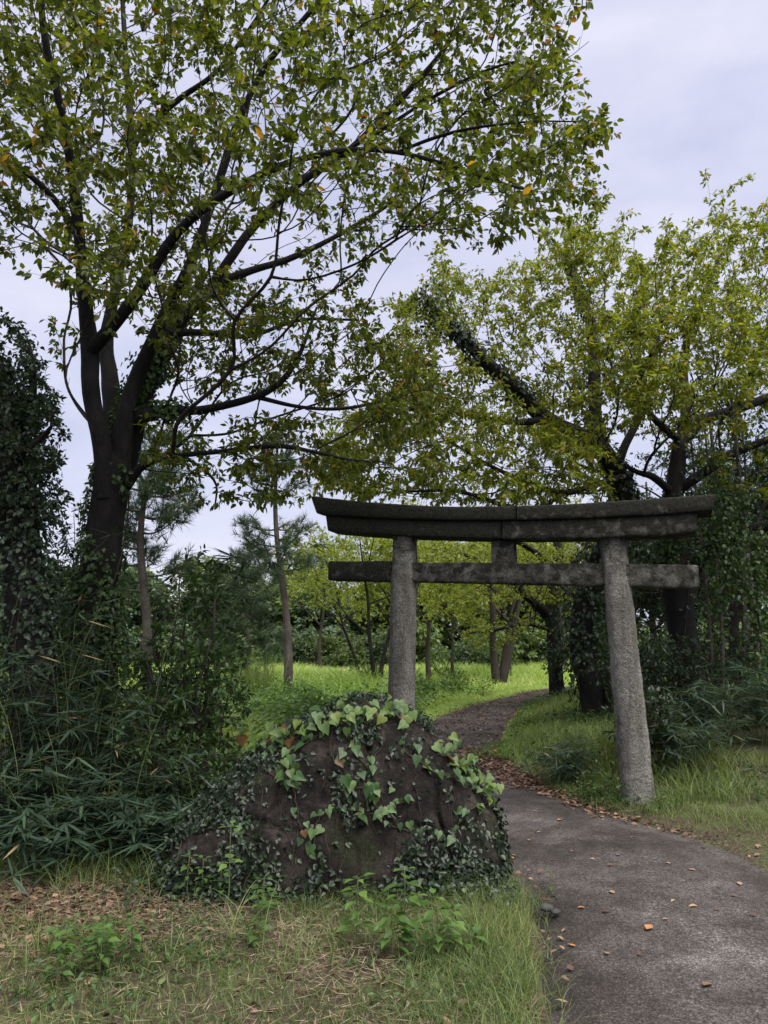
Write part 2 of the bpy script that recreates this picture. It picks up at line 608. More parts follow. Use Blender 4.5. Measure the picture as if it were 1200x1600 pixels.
def nz(scale, detail=6, rough=.6):
    t = n.new("ShaderNodeTexNoise"); t.inputs['Scale'].default_value = scale; t.inputs['Detail'].default_value = detail
    t.inputs['Roughness'].default_value = rough
    l.new(ge.outputs['Position'], t.inputs['Vector'])
    return t


big = nz(.8, 9, .66); mid = nz(4, 8, .72); fine = nz(120, 3, .6); grit = nz(45, 4, .65)
r1 = ramp_node(n, [(.36, (.018, .0155, .0135)), (.47, (.032, .028, .025)), (.58, (.058, .052, .050)), (.72, (.105, .097, .096))])
l.new(big.outputs['Fac'], r1.inputs['Fac'])
r2 = ramp_node(n, [(.32, (.58, .56, .52)), (.68, (1.42, 1.40, 1.42))]); l.new(mid.outputs['Fac'], r2.inputs['Fac'])
r3 = ramp_node(n, [(.34, (.30, .29, .28)), (.52, (.95, .94, .93)), (.68, (2.5, 2.4, 2.4))]); l.new(fine.outputs['Fac'], r3.inputs['Fac'])
r4 = ramp_node(n, [(.36, (.55, .54, .52)), (.64, (1.42, 1.42, 1.42))]); l.new(grit.outputs['Fac'], r4.inputs['Fac'])
cur = r1.outputs['Color']
for r in (r2, r3, r4):
    mu = n.new("ShaderNodeVectorMath"); mu.operation = 'MULTIPLY'
    l.new(cur, mu.inputs[0]); l.new(r.outputs['Color'], mu.inputs[1]); cur = mu.outputs[0]
bs = n.new("ShaderNodeBsdfPrincipled"); bs.inputs['Roughness'].default_value = .8; bs.inputs['Specular IOR Level'].default_value = .3
l.new(cur, bs.inputs['Base Color'])
bp = n.new("ShaderNodeBump"); bp.inputs['Strength'].default_value = .7; bp.inputs['Distance'].default_value = .008
l.new(grit.outputs['Fac'], bp.inputs['Height'])
bp2 = n.new("ShaderNodeBump"); bp2.inputs['Strength'].default_value = .5; bp2.inputs['Distance'].default_value = .003
l.new(fine.outputs['Fac'], bp2.inputs['Height']); l.new(bp.outputs[0], bp2.inputs['Normal'])
l.new(bp2.outputs[0], bs.inputs['Normal'])
l.new(bs.outputs[0], out.inputs[0])
M['asphalt'] = m
NW = 14
tt = np.linspace(0, 1, NW)
PX = EL[:, None, 0] * (1 - tt) + ER[:, None, 0] * tt
PY = EL[:, None, 1] * (1 - tt) + ER[:, None, 1] * tt
PZ = .03 * (1 - (2 * tt[None] - 1) ** 2) + .012 * wob2(PX, PY, .6)
PZ[:, 0] = PZ[:, -1] = -.06
V = np.stack([PX, PY, PZ], -1).reshape(-1, 3)
ii = (np.arange(NP - 1)[:, None] * NW + np.arange(NW - 1)[None]).ravel()
pth = link("path", mesh_data("path", V, np.stack([ii, ii + 1, ii + NW + 1, ii + NW], -1), M['asphalt'], None, True))
pth["kind"] = "structure"; pth["label"] = "worn asphalt path winding through the stone gate"


def path_z(x, y):
    x = np.asarray(x, float); y = np.asarray(y, float)
    dl, dr = seg_dist(x, y, EL[::3]), seg_dist(x, y, ER[::3])
    t = dl / (dl + dr + 1e-6)
    return .03 * (1 - (2 * t - 1) ** 2) + .012 * wob2(x, y, .6)


# ================================================================== STONE TORII GATE
m, n, l, out = nodes_of("granite")
ge = n.new("ShaderNodeNewGeometry")
c1 = nz(3.2, 8, .65); c2 = nz(30, 8, .75); c3 = nz(85, 4, .65); c4 = nz(9, 6, .7)
r1 = ramp_node(n, [(.30, (.17, .163, .146)), (.5, (.235, .226, .208)), (.72, (.30, .292, .272))]); l.new(c1.outputs['Fac'], r1.inputs['Fac'])
r2 = ramp_node(n, [(.34, (.40, .40, .39)), (.5, (.95, .95, .95)), (.66, (1.65, 1.62, 1.58))]); l.new(c3.outputs['Fac'], r2.inputs['Fac'])
mu = n.new("ShaderNodeVectorMath"); mu.operation = 'MULTIPLY'; l.new(r1.outputs['Color'], mu.inputs[0]); l.new(r2.outputs['Color'], mu.inputs[1])
# black lichen and moss, by the tint attribute (how weathered that stone is) broken by noise
at = n.new("ShaderNodeAttribute"); at.attribute_name = "tint"
ad = n.new("ShaderNodeMath"); ad.operation = 'ADD'; l.new(at.outputs['Fac'], ad.inputs[0]); l.new(c4.outputs['Fac'], ad.inputs[1])
rm = ramp_node(n, [(.60, (0, 0, 0)), (.92, (1, 1, 1))]); l.new(ad.outputs[0], rm.inputs['Fac'])
mp = n.new("ShaderNodeMapping"); mp.inputs['Scale'].default_value = (1, 1, .12); l.new(ge.outputs['Position'], mp.inputs['Vector'])
c5 = nz(7, 6, .65); l.new(mp.outputs[0], c5.inputs['Vector'])
rs = ramp_node(n, [(.36, (.62, .61, .56)), (.56, (1.12, 1.12, 1.10))]); l.new(c5.outputs['Fac'], rs.inputs['Fac'])
m2 = n.new("ShaderNodeVectorMath"); m2.operation = 'MULTIPLY'; l.new(mu.outputs[0], m2.inputs[0]); l.new(rs.outputs['Color'], m2.inputs[1]); mu = m2
mx = n.new("ShaderNodeMix"); mx.data_type = 'RGBA'
rl = ramp_node(n, [(.35, (.014, .014, .012)), (.62, (.040, .040, .030)), (.75, (.075, .080, .045))]); l.new(c2.outputs['Fac'], rl.inputs['Fac'])
l.new(rm.outputs['Color'], mx.inputs[0]); l.new(mu.outputs[0], mx.inputs[6]); l.new(rl.outputs['Color'], mx.inputs[7])
bs = n.new("ShaderNodeBsdfPrincipled"); bs.inputs['Roughness'].default_value = .93; bs.inputs['Specular IOR Level'].default_value = .2
l.new(mx.outputs[2], bs.inputs['Base Color'])
bp = n.new("ShaderNodeBump"); bp.inputs['Strength'].default_value = 1.0; bp.inputs['Distance'].default_value = .06
l.new(c2.outputs['Fac'], bp.inputs['Height'])
bp2 = n.new("ShaderNodeBump"); bp2.inputs['Strength'].default_value = .6; bp2.inputs['Distance'].default_value = .006
l.new(c3.outputs['Fac'], bp2.inputs['Height']); l.new(bp.outputs[0], bp2.inputs['Normal']); l.new(bp2.outputs[0], bs.inputs['Normal'])
l.new(bs.outputs[0], out.inputs[0])
M['granite'] = m

TA = np.array([.2516, 8.62, 0]); TU = np.array([.92303, -.38473, 0]); TN = np.array([.38473, .92303, 0])


def TW(s, t, z):
    s, t, z = np.broadcast_arrays(np.asarray(s, float), np.asarray(t, float), np.asarray(z, float))
    return TA + s[..., None] * TU + t[..., None] * TN + z[..., None] * np.array([0, 0, 1.0])


mid_xy = TW(1.21, 0, 0)
torii = thing("torii_gate", "weathered grey stone torii gate standing across the asphalt path", "gate", (mid_xy[0], mid_xy[1], 0))


def pillar(s_top, z_top, s_base, z_base, r_top, r_base, label):
    k = np.linspace(0, 1, 230)
    C = TW(s_base + (s_top - s_base) * k, 0, z_base + (z_top - z_base) * k)
    R = r_base + (r_top - r_base) * k
    V, F = tube(C, R, 72, 0)
    # dome the cap edge a little, chisel the skin
    c = np.repeat(C, 72, 0)
    rad = V - c
    nr = unit(rad)
    d = wob3(V, .030) * .0060 + wob3(V, .075) * .005 + wob3(V, .3) * .008
    V = V + nr * d[:, None]
    last = slice(-72, None)
    V[last] = c[last] + rad[last] * .90
    V[-144:-72] = c[-144:-72] + rad[-144:-72] * .97
    tint = np.clip(.06 + .25 * smooth(.8, 1, np.repeat(k, 72)) + .22 * (1 - smooth(0, .10, np.repeat(k, 72))), 0, 1)
    o = part("pillar", V, F, M['granite'], torii, tint, True)
    o["label"] = label


pillar(.007, 2.945, -.085, -.25, .150, .172, "left pillar, rising behind the ivy covered boulder")
pillar(2.438, 2.775, 2.545, -.25, .142, .163, "right pillar, foot in the grass at the path edge")


def beam(name, s0, s1, zb, zt, t0, t1, label, slant0=0.0, slant1=0.0, ridge=0.0, tint=.15, toptint=.5, ns=60):
    """swept stone beam; zb, zt functions of s; bevelled cross section"""
    b = .014
    nt = 8
    prof = []
    for f in np.linspace(0, 1, nt):          # bottom, front to back
        prof.append((t0 + b + (t1 - t0 - 2 * b) * f, 0.0, 0))
    prof += [(t1, .08, 0), (t1, .36, 0), (t1, .64, 0), (t1, .92, 0)]
    for f in np.linspace(1, 0, nt):
        prof.append((t0 + b + (t1 - t0 - 2 * b) * f, 1.0, 1 - abs(2 * f - 1)))
    prof += [(t0, .92, 0), (t0, .64, 0), (t0, .36, 0), (t0, .08, 0)]
    prof = np.array(prof)
    k = len(prof)
    s = np.linspace(s0, s1, ns)
    e = np.minimum(np.arange(ns), np.arange(ns)[::-1])
    rows, tn = [], []
    for i in range(ns):
        f = i / (ns - 1)
        sh = slant0 * (1 - f) ** 6 + slant1 * f ** 6
        ss = s[i] + sh * (prof[:, 1] - .5)
        z0, z1 = zb(s[i]), zt(s[i])
        shrink = .97 if e[i] == 0 else 1.0
        zc = (z0 + z1) / 2
        z = z0 + (z1 - z0) * prof[:, 1] + ridge * prof[:, 2]
        z = zc + (z - zc) * shrink
        tc = (t0 + t1) / 2
        rows.append(TW(ss, tc + (prof[:, 0] - tc) * shrink, z))
        tn.append(tint + (toptint - tint) * smooth(.25, 1.0, prof[:, 1]))
    V = np.concatenate(rows)
    tn = np.concatenate(tn)
    d = wob3(V, .05) * .006 + wob3(V, .25) * .008
    cen = np.repeat(np.array([r.mean(0) for r in rows]), k, 0)
    V = V + unit(V - cen) * d[:, None]
    i = np.arange(ns - 1)[:, None] * k
    j = np.arange(k)[None]
    j2 = (j + 1) % k
    F = [np.stack([i + j, i + j2, i + k + j2, i + k + j], -1).reshape(-1, 4),
         np.array([list(range(k))]), np.array([[(ns - 1) * k + q for q in range(k)][::-1]])]
    o = part(name, V, F, M['granite'], torii, tn, False)
    o["label"] = label
    return o


def pl(*pts):
    pts = np.array(pts)
    co = np.polyfit(pts[:, 0], pts[:, 1], 3)
    return lambda s: np.polyval(co, s)


k_top = pl((-1.245, 3.515), (-.626, 3.374), (.07, 3.28), (.723, 3.212), (1.34, 3.169), (1.924, 3.141), (2.41, 3.127), (3.0, 3.122), (3.477, 3.130))
k_bot = pl((-1.2, 3.262), (-.6, 3.175), (.07, 3.105), (.7, 3.045), (1.33, 3.004), (2.0, 2.975), (2.4, 2.963), (3.0, 2.955), (3.45, 2.960))
s_bot = pl((-.975, 3.025), (-.1, 2.918), (.557, 2.853), (1.25, 2.800), (1.9, 2.765), (2.39, 2.747), (2.9, 2.742), (3.288, 2.748))
s_top = lambda s: k_bot(s) - .003
beam("top_lintel", -1.155, 1.425, k_bot, k_top, -.215, .215, "left half of the top lintel, upswept and blackened with lichen", -.09, 0, .03, .55, .75)
beam("top_lintel", 1.438, 3.465, k_bot, k_top, -.215, .215, "right half of the top lintel, mottled with lichen", 0, .05, .03, .44, .66)
beam("lower_lintel", -.985, 1.245, s_bot, s_top, -.175, .175, "left half of the lower lintel under the top lintel", -.03, 0, 0, .50, .56)
beam("lower_lintel", 1.256, 3.285, s_bot, s_top, -.175, .175, "right half of the lower lintel under the top lintel", 0, .04, 0, .38, .46)
n_top = lambda s: 2.602 - .0545 * (s - 0)
n_bot = lambda s: 2.362 - .0545 * (s - 0)
beam("tie_beam", -1.0, -.135, n_bot, n_top, -.085, .085, "left stub of the tie beam, jutting past its pillar", 0, 0, 0, .42, .48, 24)
beam("tie_beam", .120, 2.325, n_bot, n_top, -.085, .085, "long middle tie beam between the pillars", 0, 0, 0, .32, .40)
beam("tie_beam", 2.560, 3.268, n_bot, n_top, -.085, .085, "right stub of the tie beam, jutting past its pillar", 0, 0, 0, .28, .34, 24)
beam("centre_strut", 1.098, 1.364, lambda s: n_top(s) - .004, lambda s: s_bot(s) + .004, -.075, .075, "short square strut between tie beam and lintel", 0, 0, 0, .30, .42, 14)

# ================================================================== IVY COVERED BOULDER
M['boulder_plain'] = rough_mat("boulder", [(.28, (.008, .0065, .006)), (.45, (.022, .018, .016)), (.60, (.045, .038, .035)), (.78, (.085, .075, .070))],
                         4.0, 10, (1, 1, .45), 1.0, 24, .92, .05, .35)
m, n, l, out = nodes_of("boulder_rock")
ge = n.new("ShaderNodeNewGeometry")
mp = n.new("ShaderNodeMapping"); mp.inputs['Scale'].default_value = (1, 1, .35); l.new(ge.outputs['Position'], mp.inputs['Vector'])
a1 = nz(3.5, 10, .7); a2 = nz(22, 8, .75); a3 = nz(90, 4, .6); a4 = nz(2.1, 8, .7); a5 = nz(9, 7, .7)
l.new(mp.outputs[0], a5.inputs['Vector'])
r1 = ramp_node(n, [(.30, (.008, .0065, .006)), (.46, (.020, .0165, .015)), (.58, (.042, .035, .032)), (.75, (.085, .074, .068))]); l.new(a1.outputs['Fac'], r1.inputs['Fac'])
r2 = ramp_node(n, [(.34, (.35, .34, .33)), (.66, (1.75, 1.7, 1.65))]); l.new(a2.outputs['Fac'], r2.inputs['Fac'])
r3 = ramp_node(n, [(.38, (.45, .45, .46)), (.62, (1.30, 1.27, 1.25))]); l.new(a5.outputs['Fac'], r3.inputs['Fac'])
cur = r1.outputs['Color']
for r in (r2, r3):
    mu = n.new("ShaderNodeVectorMath"); mu.operation = 'MULTIPLY'
    l.new(cur, mu.inputs[0]); l.new(r.outputs['Color'], mu.inputs[1]); cur = mu.outputs[0]
rm = ramp_node(n, [(.54, (0, 0, 0)), (.66, (.85, .85, .85))]); l.new(a4.outputs['Fac'], rm.inputs['Fac'])
rg = ramp_node(n, [(.35, (.010, .014, .006)), (.65, (.045, .055, .020))]); l.new(a3.outputs['Fac'], rg.inputs['Fac'])
mx = n.new("ShaderNodeMix"); mx.data_type = 'RGBA'
l.new(rm.outputs['Color'], mx.inputs[0]); l.new(cur, mx.inputs[6]); l.new(rg.outputs['Color'], mx.inputs[7])
bs = n.new("ShaderNodeBsdfPrincipled"); bs.inputs['Roughness'].default_value = .9; bs.inputs['Specular IOR Level'].default_value = .2
l.new(mx.outputs[2], bs.inputs['Base Color'])
bp = n.new("ShaderNodeBump"); bp.inputs['Strength'].default_value = 1.0; bp.inputs['Distance'].default_value = .07; l.new(a2.outputs['Fac'], bp.inputs['Height'])
bp2 = n.new("ShaderNodeBump"); bp2.inputs['Strength'].default_value = .8; bp2.inputs['Distance'].default_value = .01
l.new(a3.outputs['Fac'], bp2.inputs['Height']); l.new(bp.outputs[0], bp2.inputs['Normal']); l.new(bp2.outputs[0], bs.inputs['Normal'])
l.new(bs.outputs[0], out.inputs[0])
M['boulder'] = m
spow = lambda v, e: np.sign(v) * np.abs(v) ** e
bu, bv = 240, 190
vv = np.linspace(-np.pi / 2, np.pi / 2, bu)
ww = np.linspace(0, 2 * np.pi, bv, endpoint=False)
VV, WW = np.meshgrid(vv, ww, indexing='ij')
xh = spow(np.sin(VV), .62)
rho = np.abs(np.cos(VV)) ** .42
yh = rho * spow(np.cos(WW), .72)
zh = rho * spow(np.sin(WW), .66)
BX0, BX1 = -1.42, .80
bx = (BX0 + BX1) / 2 + (BX1 - BX0) / 2 * xh
ztop = np.interp(bx, [-1.5, -1.3, -1.15, -.85, -.5, -.15, .1, .35, .62, .8], [.38, .54, .68, .86, 1.06, 1.20, 1.17, 1.00, .80, .68])
bz = np.where(zh > 0, zh * ztop, zh * .3)
by = 5.35 + .62 * yh * (1 - .12 * np.clip(bz, 0, 1)) + .24 * np.clip(bz, 0, 2) + .10 * (bx + .3) * (yh < 0)
BV = np.stack([bx, by, bz], -1).reshape(-1, 3)
dirn = unit(BV - np.array([-.33, 5.45, .3]))
BV = BV + dirn * (wob3(BV, .5) * .055 + wob3(BV * np.array([1, 1, .4]), .12) * .020 + wob3(BV, .06) * .013 + np.abs(wob3(BV, .2)) * .03)[:, None]
# cracks and ledges in the front face
def groove(pts, width, depth):
    global BV
    q = np.array(pts, float)
    best = np.full(len(BV), 9.0)
    for a, b in zip(q[:-1], q[1:]):
        ab = b - a
        w_ = BV[:, [0, 2]] - a
        t = np.clip((w_ @ ab) / (ab @ ab), 0, 1)
        best = np.minimum(best, np.linalg.norm(w_ - t[:, None] * ab, axis=1))
    k = np.exp(-(best / width) ** 2) * (BV[:, 1] < 5.5)
    BV = BV + np.array([0, 1.0, 0]) * (k * depth)[:, None]


groove([(.47, .92), (.42, .78), (.36, .66), (.35, .52), (.40, .36)], .016, .05)
groove([(-.05, 1.15), (-.12, .85), (-.08, .6), (-.2, .35), (-.16, .1)], .022, .05)
groove([(-.75, .85), (-.7, .6), (-.82, .4), (-.78, .15)], .02, .04)
groove([(.1, .45), (.35, .40), (.62, .43)], .02, .035)
groove([(-1.2, .45), (-.9, .5), (-.55, .42)], .025, .035)
i = np.arange(bu - 1)[:, None] * bv
j = np.arange(bv)[None]
BF = np.stack([i + j, i + bv + j, i + bv + (j + 1) % bv, i + (j + 1) % bv], -1).reshape(-1, 4)
boulder = link("boulder", mesh_data("boulder", BV, BF, M['boulder'], None, True))
tag(boulder, "big dark brown boulder overgrown with ivy, left of the path", "boulder")
bvh = BVHTree.FromPolygons([Vector(v) for v in BV], [list(map(int, f)) for f in BF])


def hit(px, py):
    d = ray(px, py)
    loc, nor, idx, dist = bvh.ray_cast(Vector(EYE), Vector(d).normalized())
    if loc is None:
        return None
    nor = np.array(nor)
    if nor @ d > 0:
        nor = -nor
    return np.array(loc), nor


def z8(x, y):
    return 250 + x * .4583, 1080 + y * .4583


VINES = [[(95, 365), (180, 305), (270, 245), (350, 205), (450, 170), (540, 130), (620, 105), (700, 92), (780, 92), (840, 105)],
         [(680, 105), (670, 160), (660, 210), (700, 260), (720, 330), (740, 400), (790, 460), (860, 480), (940, 510)],
         [(560, 140), (500, 180), (450, 220), (440, 290), (460, 350), (470, 430), (490, 490)],
         [(840, 130), (830, 200), (880, 240), (940, 280), (1000, 300), (1060, 330), (1100, 360)],
         [(940, 215), (1000, 240), (1050, 300), (1090, 350), (1115, 390)],
         [(1110, 385), (1060, 400), (1020, 440), (1000, 510)],
         [(520, 560), (540, 440), (600, 400), (640, 390), (720, 420), (850, 370)],
         [(640, 190), (610, 240), (640, 320), (700, 330), (770, 350)],
         [(230, 390), (270, 440), (290, 485)],
         [(380, 200), (350, 260), (400, 300), (440, 330)],
         [(740, 100), (760, 170), (730, 230), (690, 300)],
         [(600, 110), (580, 190), (600, 250)],
         [(150, 330), (120, 400), (90, 470), (70, 560), (60, 640)]]
ivy = thing("ivy_vine", "broad leaved green ivy trailing over the top and face of the boulder", "ivy", (-.3, 5.0, 0))
leaf_meshes = []
for q in range(10):
    tv, tf = T_IVY
    v = tv.copy()
    v[:, 2] += rng.normal(0, .03, len(v)) + .12 * np.abs(v[:, 1]) * rng.uniform(-1, 1.5)
    v[:, 1] *= rng.uniform(.85, 1.1)
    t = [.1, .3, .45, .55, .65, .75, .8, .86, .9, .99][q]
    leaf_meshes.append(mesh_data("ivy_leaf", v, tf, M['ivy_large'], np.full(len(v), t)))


def place_leaf(name, me, pt, D, N, size, parent):
    D = unit(D); S = unit(np.cross(D, N)); U = np.cross(S, D)
    o = bpy.data.objects.new(name, me)
    COL.objects.link(o)
    o.parent = parent
    b = np.array(parent.location)
    if parent.parent is not None:
        b = b + np.array(parent.parent.location)
    mt = Matrix(((D[0] * size, S[0] * size, U[0] * size, pt[0] - b[0]), (D[1] * size, S[1] * size, U[1] * size, pt[1] - b[1]),
                 (D[2] * size, S[2] * size, U[2] * size, pt[2] - b[2]), (0, 0, 0, 1)))
    o.matrix_basis = mt
    return o


nleaf = 0
for vi, vn in enumerate(VINES):
    c = catmull(np.array([(*z8(*q), 0) for q in vn]), 6)
    hits = [h for h in (hit(q[0], q[1]) for q in c) if h]
    if len(hits) < 3:
        continue
    C = np.array([h[0] + h[1] * .012 for h in hits]) + rng.normal(0, .003, (len(hits), 3))
    V, F = tube(C, np.linspace(.0045, .0025, len(C)), 5)
    stem = part("stem", V, F, M['vine_stem'], ivy, shade=True)
    ridge = vi in (0, 4)
    for h in hits:
        for rep in range(3 if vi == 0 else 2 if ridge else 1):
            if nleaf > 300 or rng.random() > (.95 if ridge else .62):
                continue
            nor = unit(h[1] * .8 + np.array([0, -.25, .55]) + rng.normal(0, .3, 3))
            D = unit(np.array([rng.normal(0, .6), -.35, -.65]) + rng.normal(0, .25, 3))
            off = rng.normal(0, .035 if not ridge else .055, 3)
            off[2] = abs(off[2]) * (1 if ridge else .4)
            pt = h[0] + h[1] * rng.uniform(.02, .05) + off
            lit = ridge and rng.random() < .6  # many ridge leaves take paler tints, painting light into their colour
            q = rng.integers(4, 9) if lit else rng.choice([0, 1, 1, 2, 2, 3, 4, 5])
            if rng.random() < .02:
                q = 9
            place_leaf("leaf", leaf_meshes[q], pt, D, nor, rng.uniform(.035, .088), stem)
            nleaf += 1

# small clinging leaves on the face
ctr = BV[BF].mean(1)
fn = np.cross(BV[BF[:, 1]] - BV[BF[:, 0]], BV[BF[:, 3]] - BV[BF[:, 0]])
ar = np.linalg.norm(fn, axis=1)
fn = unit(fn)
fn = np.where(((ctr - np.array([-.33, 5.5, .4])) * fn).sum(1, keepdims=True) < 0, -fn, fn)
px, py, _ = project(ctr)
mat_ = wob3(ctr * np.array([1.6, 1.6, .55]), .22)
dens = .14 + 2.0 * smooth(-.10, .28, mat_ + .42 * smooth(.6, .1, ctr[:, 2]) + .18 * smooth(-.4, -1.2, ctr[:, 0])) + .5 * smooth(.25, .05, ctr[:, 2])
dens *= np.where(((px > 520) & (px < 575) & (py > 1290) & (py < 1420)) | ((px > 670) & (px < 720) & (py < 1300)), .12, 1)
dens *= (ctr[:, 2] > .0)
pr = ar * dens
pick = rng.choice(len(ctr), 16000, p=pr / pr.sum())
jit = rng.normal(0, .012, (len(pick), 3))
pt = ctr[pick] + fn[pick] * (rng.uniform(.006, .05, len(pick)) * np.clip(dens[pick], .3, 1.2))[:, None] + jit
Nn = unit(fn[pick] + rng.normal(0, .45, (len(pick), 3)) + np.array([0, 0, .35]))
Dd = np.stack([rng.normal(0, .7, len(pick)), rng.normal(-.3, .3, len(pick)), rng.normal(-.6, .4, len(pick))], -1)
V, F, T = leaves(pt, Dd, Nn, rng.uniform(.016, .05, len(pick)), rng.uniform(.012, .034, len(pick)), T_OVATE, np.clip(rng.beta(1.6, 2.6, len(pick)), 0, 1))
fig = thing("creeping_fig", "tiny dark creeping fig leaves matted over the lower face of the boulder", "creeper", (-.3, 4.9, 0))
part("foliage", V, F, M['ivy_small'], fig, T, kind="stuff")
for q in range(26):          # bare rootlets running down the rock
    x0, y0 = rng.uniform(310, 760), rng.uniform(1150, 1280)
    pp = [(x0, y0)]
    for s in range(9):
        pp.append((pp[-1][0] + rng.normal(0, 7), pp[-1][1] + rng.uniform(9, 22)))
    hs = [h for h in (hit(*w) for w in pp) if h]
    if len(hs) > 4:
        C = np.array([h[0] + h[1] * .006 for h in hs])
        V, F = tube(C, np.full(len(C), rng.uniform(.0010, .0026)), 5)
        part("rootlet", V, F, M['vine_stem'], fig, shade=True)

# ================================================================== TREES: growth helper
def grow(N0, L0, pts, bf=.3, step=.14, wob=.10, sag=.0):
    """connect every crown point to the nearest part of the growing tree (branches get longer routes penalised)"""
    m0, k = len(N0), len(pts)
    cap = m0 + k * 14
    nodes = np.zeros((cap, 3)); nodes[:m0] = N0
    plen = np.zeros(cap); plen[:m0] = L0
    par = np.full(cap, -1, np.int64)
    cnt = m0
    cost = np.full(k, 1e9); near = np.zeros(k, np.int64)
    for a in range(0, m0, 200):
        d = np.linalg.norm(pts[:, None] - N0[None, a:a + 200], axis=2) + bf * L0[None, a:a + 200]
        j = d.argmin(1); v = d[np.arange(k), j]
        u = v < cost
        cost[u] = v[u]; near[u] = j[u] + a
    tips = []
    for _ in range(k):
        i = int(cost.argmin())
        if cost[i] > 1e8:
            break
        s = near[i]
        a, b = nodes[s], pts[i]
        d = np.linalg.norm(b - a)
        q = min(12, max(1, int(round(d / step))))
        off = rng.normal(0, wob * d, 3)
        off[2] += sag * d
        new = []
        prev = s
        for t in range(1, q + 1):
            f = t / q
            p = a + (b - a) * f + off * math.sin(math.pi * f)
            nodes[cnt] = p; par[cnt] = prev
            plen[cnt] = plen[prev] + d / q
            new.append(cnt); prev = cnt; cnt += 1
        tips.append(prev)
        cost[i] = 1e9 + 1
        alive = cost < 1e9
        for c in new:
            v = np.linalg.norm(pts - nodes[c], axis=1) + bf * plen[c]
            u = alive & (v < cost)
            cost[u] = v[u]; near[u] = c
    nodes, par, plen = nodes[:cnt], par[:cnt], plen[:cnt]
    cw = np.zeros(cnt)
    w = np.zeros(cnt)
    w[tips] = 1
    for c in range(cnt - 1, m0 - 1, -1):
        w[par[c]] += w[c]
    heavy = np.full(cnt, -1)
    for c in range(m0, cnt):
        q = par[c]
        if w[c] > cw[q]:
            cw[q] = w[c]; heavy[q] = c
    ix = np.arange(m0, cnt)
    ix = ix[heavy[ix] >= 0]
    for _ in range(3):
        nodes[ix] = .5 * nodes[ix] + .25 * nodes[par[ix]] + .25 * nodes[heavy[ix]]
    return nodes, par, w, m0


def sticks(nodes, par, w, m0, r_tip, ex=.42, rmax=.06, sides=3):
    c = np.arange(m0, len(nodes))
    p = par[c]
    rc = np.minimum(r_tip * np.maximum(w[c], 1) ** ex, rmax)
    rp = np.where(p >= m0, np.minimum(r_tip * np.maximum(w[np.maximum(p, 0)], 1) ** ex, rmax), rc * 1.15)
    rp = np.minimum(rp, rc * 1.5)
    return prisms(nodes[p], nodes[c], rp, rc, sides)


def leaf_spots(nodes, par, w, m0, maxw, per):
    c = np.arange(m0, len(nodes))
    c = c[w[c] <= maxw]
    k = rng.poisson(per, len(c))
    c = np.repeat(c, k)
    f = rng.random(len(c))[:, None]
    pt = nodes[c] * f + nodes[par[c]] * (1 - f)
    return pt, unit(nodes[c] - nodes[par[c]])


def ragged(pts, n, up=.35, out=.25):
    """extra crown points pushed up and outwards so the outline breaks up"""
    c = pts.mean(0)
    i = rng.choice(len(pts), n)
    d = unit(pts[i] - c)
    return np.concatenate([pts, pts[i] + d * rng.uniform(0, out, (n, 1)) + np.array([0, 0, 1.0]) * rng.uniform(.0, up, (n, 1)) * (d[:, 2:3] > 0)])


def side_shoots(nodes, par, w, m0, maxw, per, length, nleaf):
    """short leafy spurs growing off the thin twigs: returns their sticks and leaf places"""
    st, td = leaf_spots(nodes, par, w, m0, maxw, per)
    k = len(st)
    d = unit(td * .6 + rng.normal(0, .7, (k, 3)) * np.array([1, 1, .55]) + np.array([0, 0, .05]))
    ln = rng.uniform(.35, 1.0, k) * length
    en = st + d * ln[:, None] - np.array([0, 0, 1.0]) * (ln ** 2 * .6)[:, None]
    V, F = prisms(st, en, np.full(k, .0016), np.full(k, .0009), 3)
    q = rng.integers(max(1, nleaf - 2), nleaf + 2, k)
    i = np.repeat(np.arange(k), q)
    f = rng.uniform(.15, 1.0, len(i))[:, None]
    return V, F, st[i] * (1 - f) + en[i] * f, unit(en - st)[i]


def cherry_leaves(pt, tw, L0, L1, droop=.55, flat=.5, ratio=.5):
    k = len(pt)
    D = unit(tw * .55 + rng.normal(0, .62, (k, 3)) + np.array([0, 0, -droop]))
    N = unit(np.array([0, 0, 1.0]) + rng.normal(0, flat, (k, 3)))
    L = rng.uniform(L0, L1, k)
    return pt + D * .012, D, N, L, L * rng.uniform(ratio * .85, ratio * 1.15, k)


def limb(pxs, step=.10):
    """[(px, py, Y, radius in px)] -> centre line and radii in metres"""
    a = np.array([(*P(x, y, Y), r * Y / FPX) for x, y, Y, r in pxs])
    c = catmull(a, step)
    return c[:, :3], np.maximum(c[:, 3], .004)


def limb_nodes(limbs):
    """node list with path lengths measured from the ground"""
    N, L = [], []
    for C, R in limbs:
        s = np.r_[0, np.cumsum(np.linalg.norm(np.diff(C, axis=0), axis=1))]
        base = 0.0
        if N:
            A = np.concatenate(N); B = np.concatenate(L)
            base = B[np.linalg.norm(A - C[0], axis=1).argmin()]
        N.append(C); L.append(s + base)
    return N, L


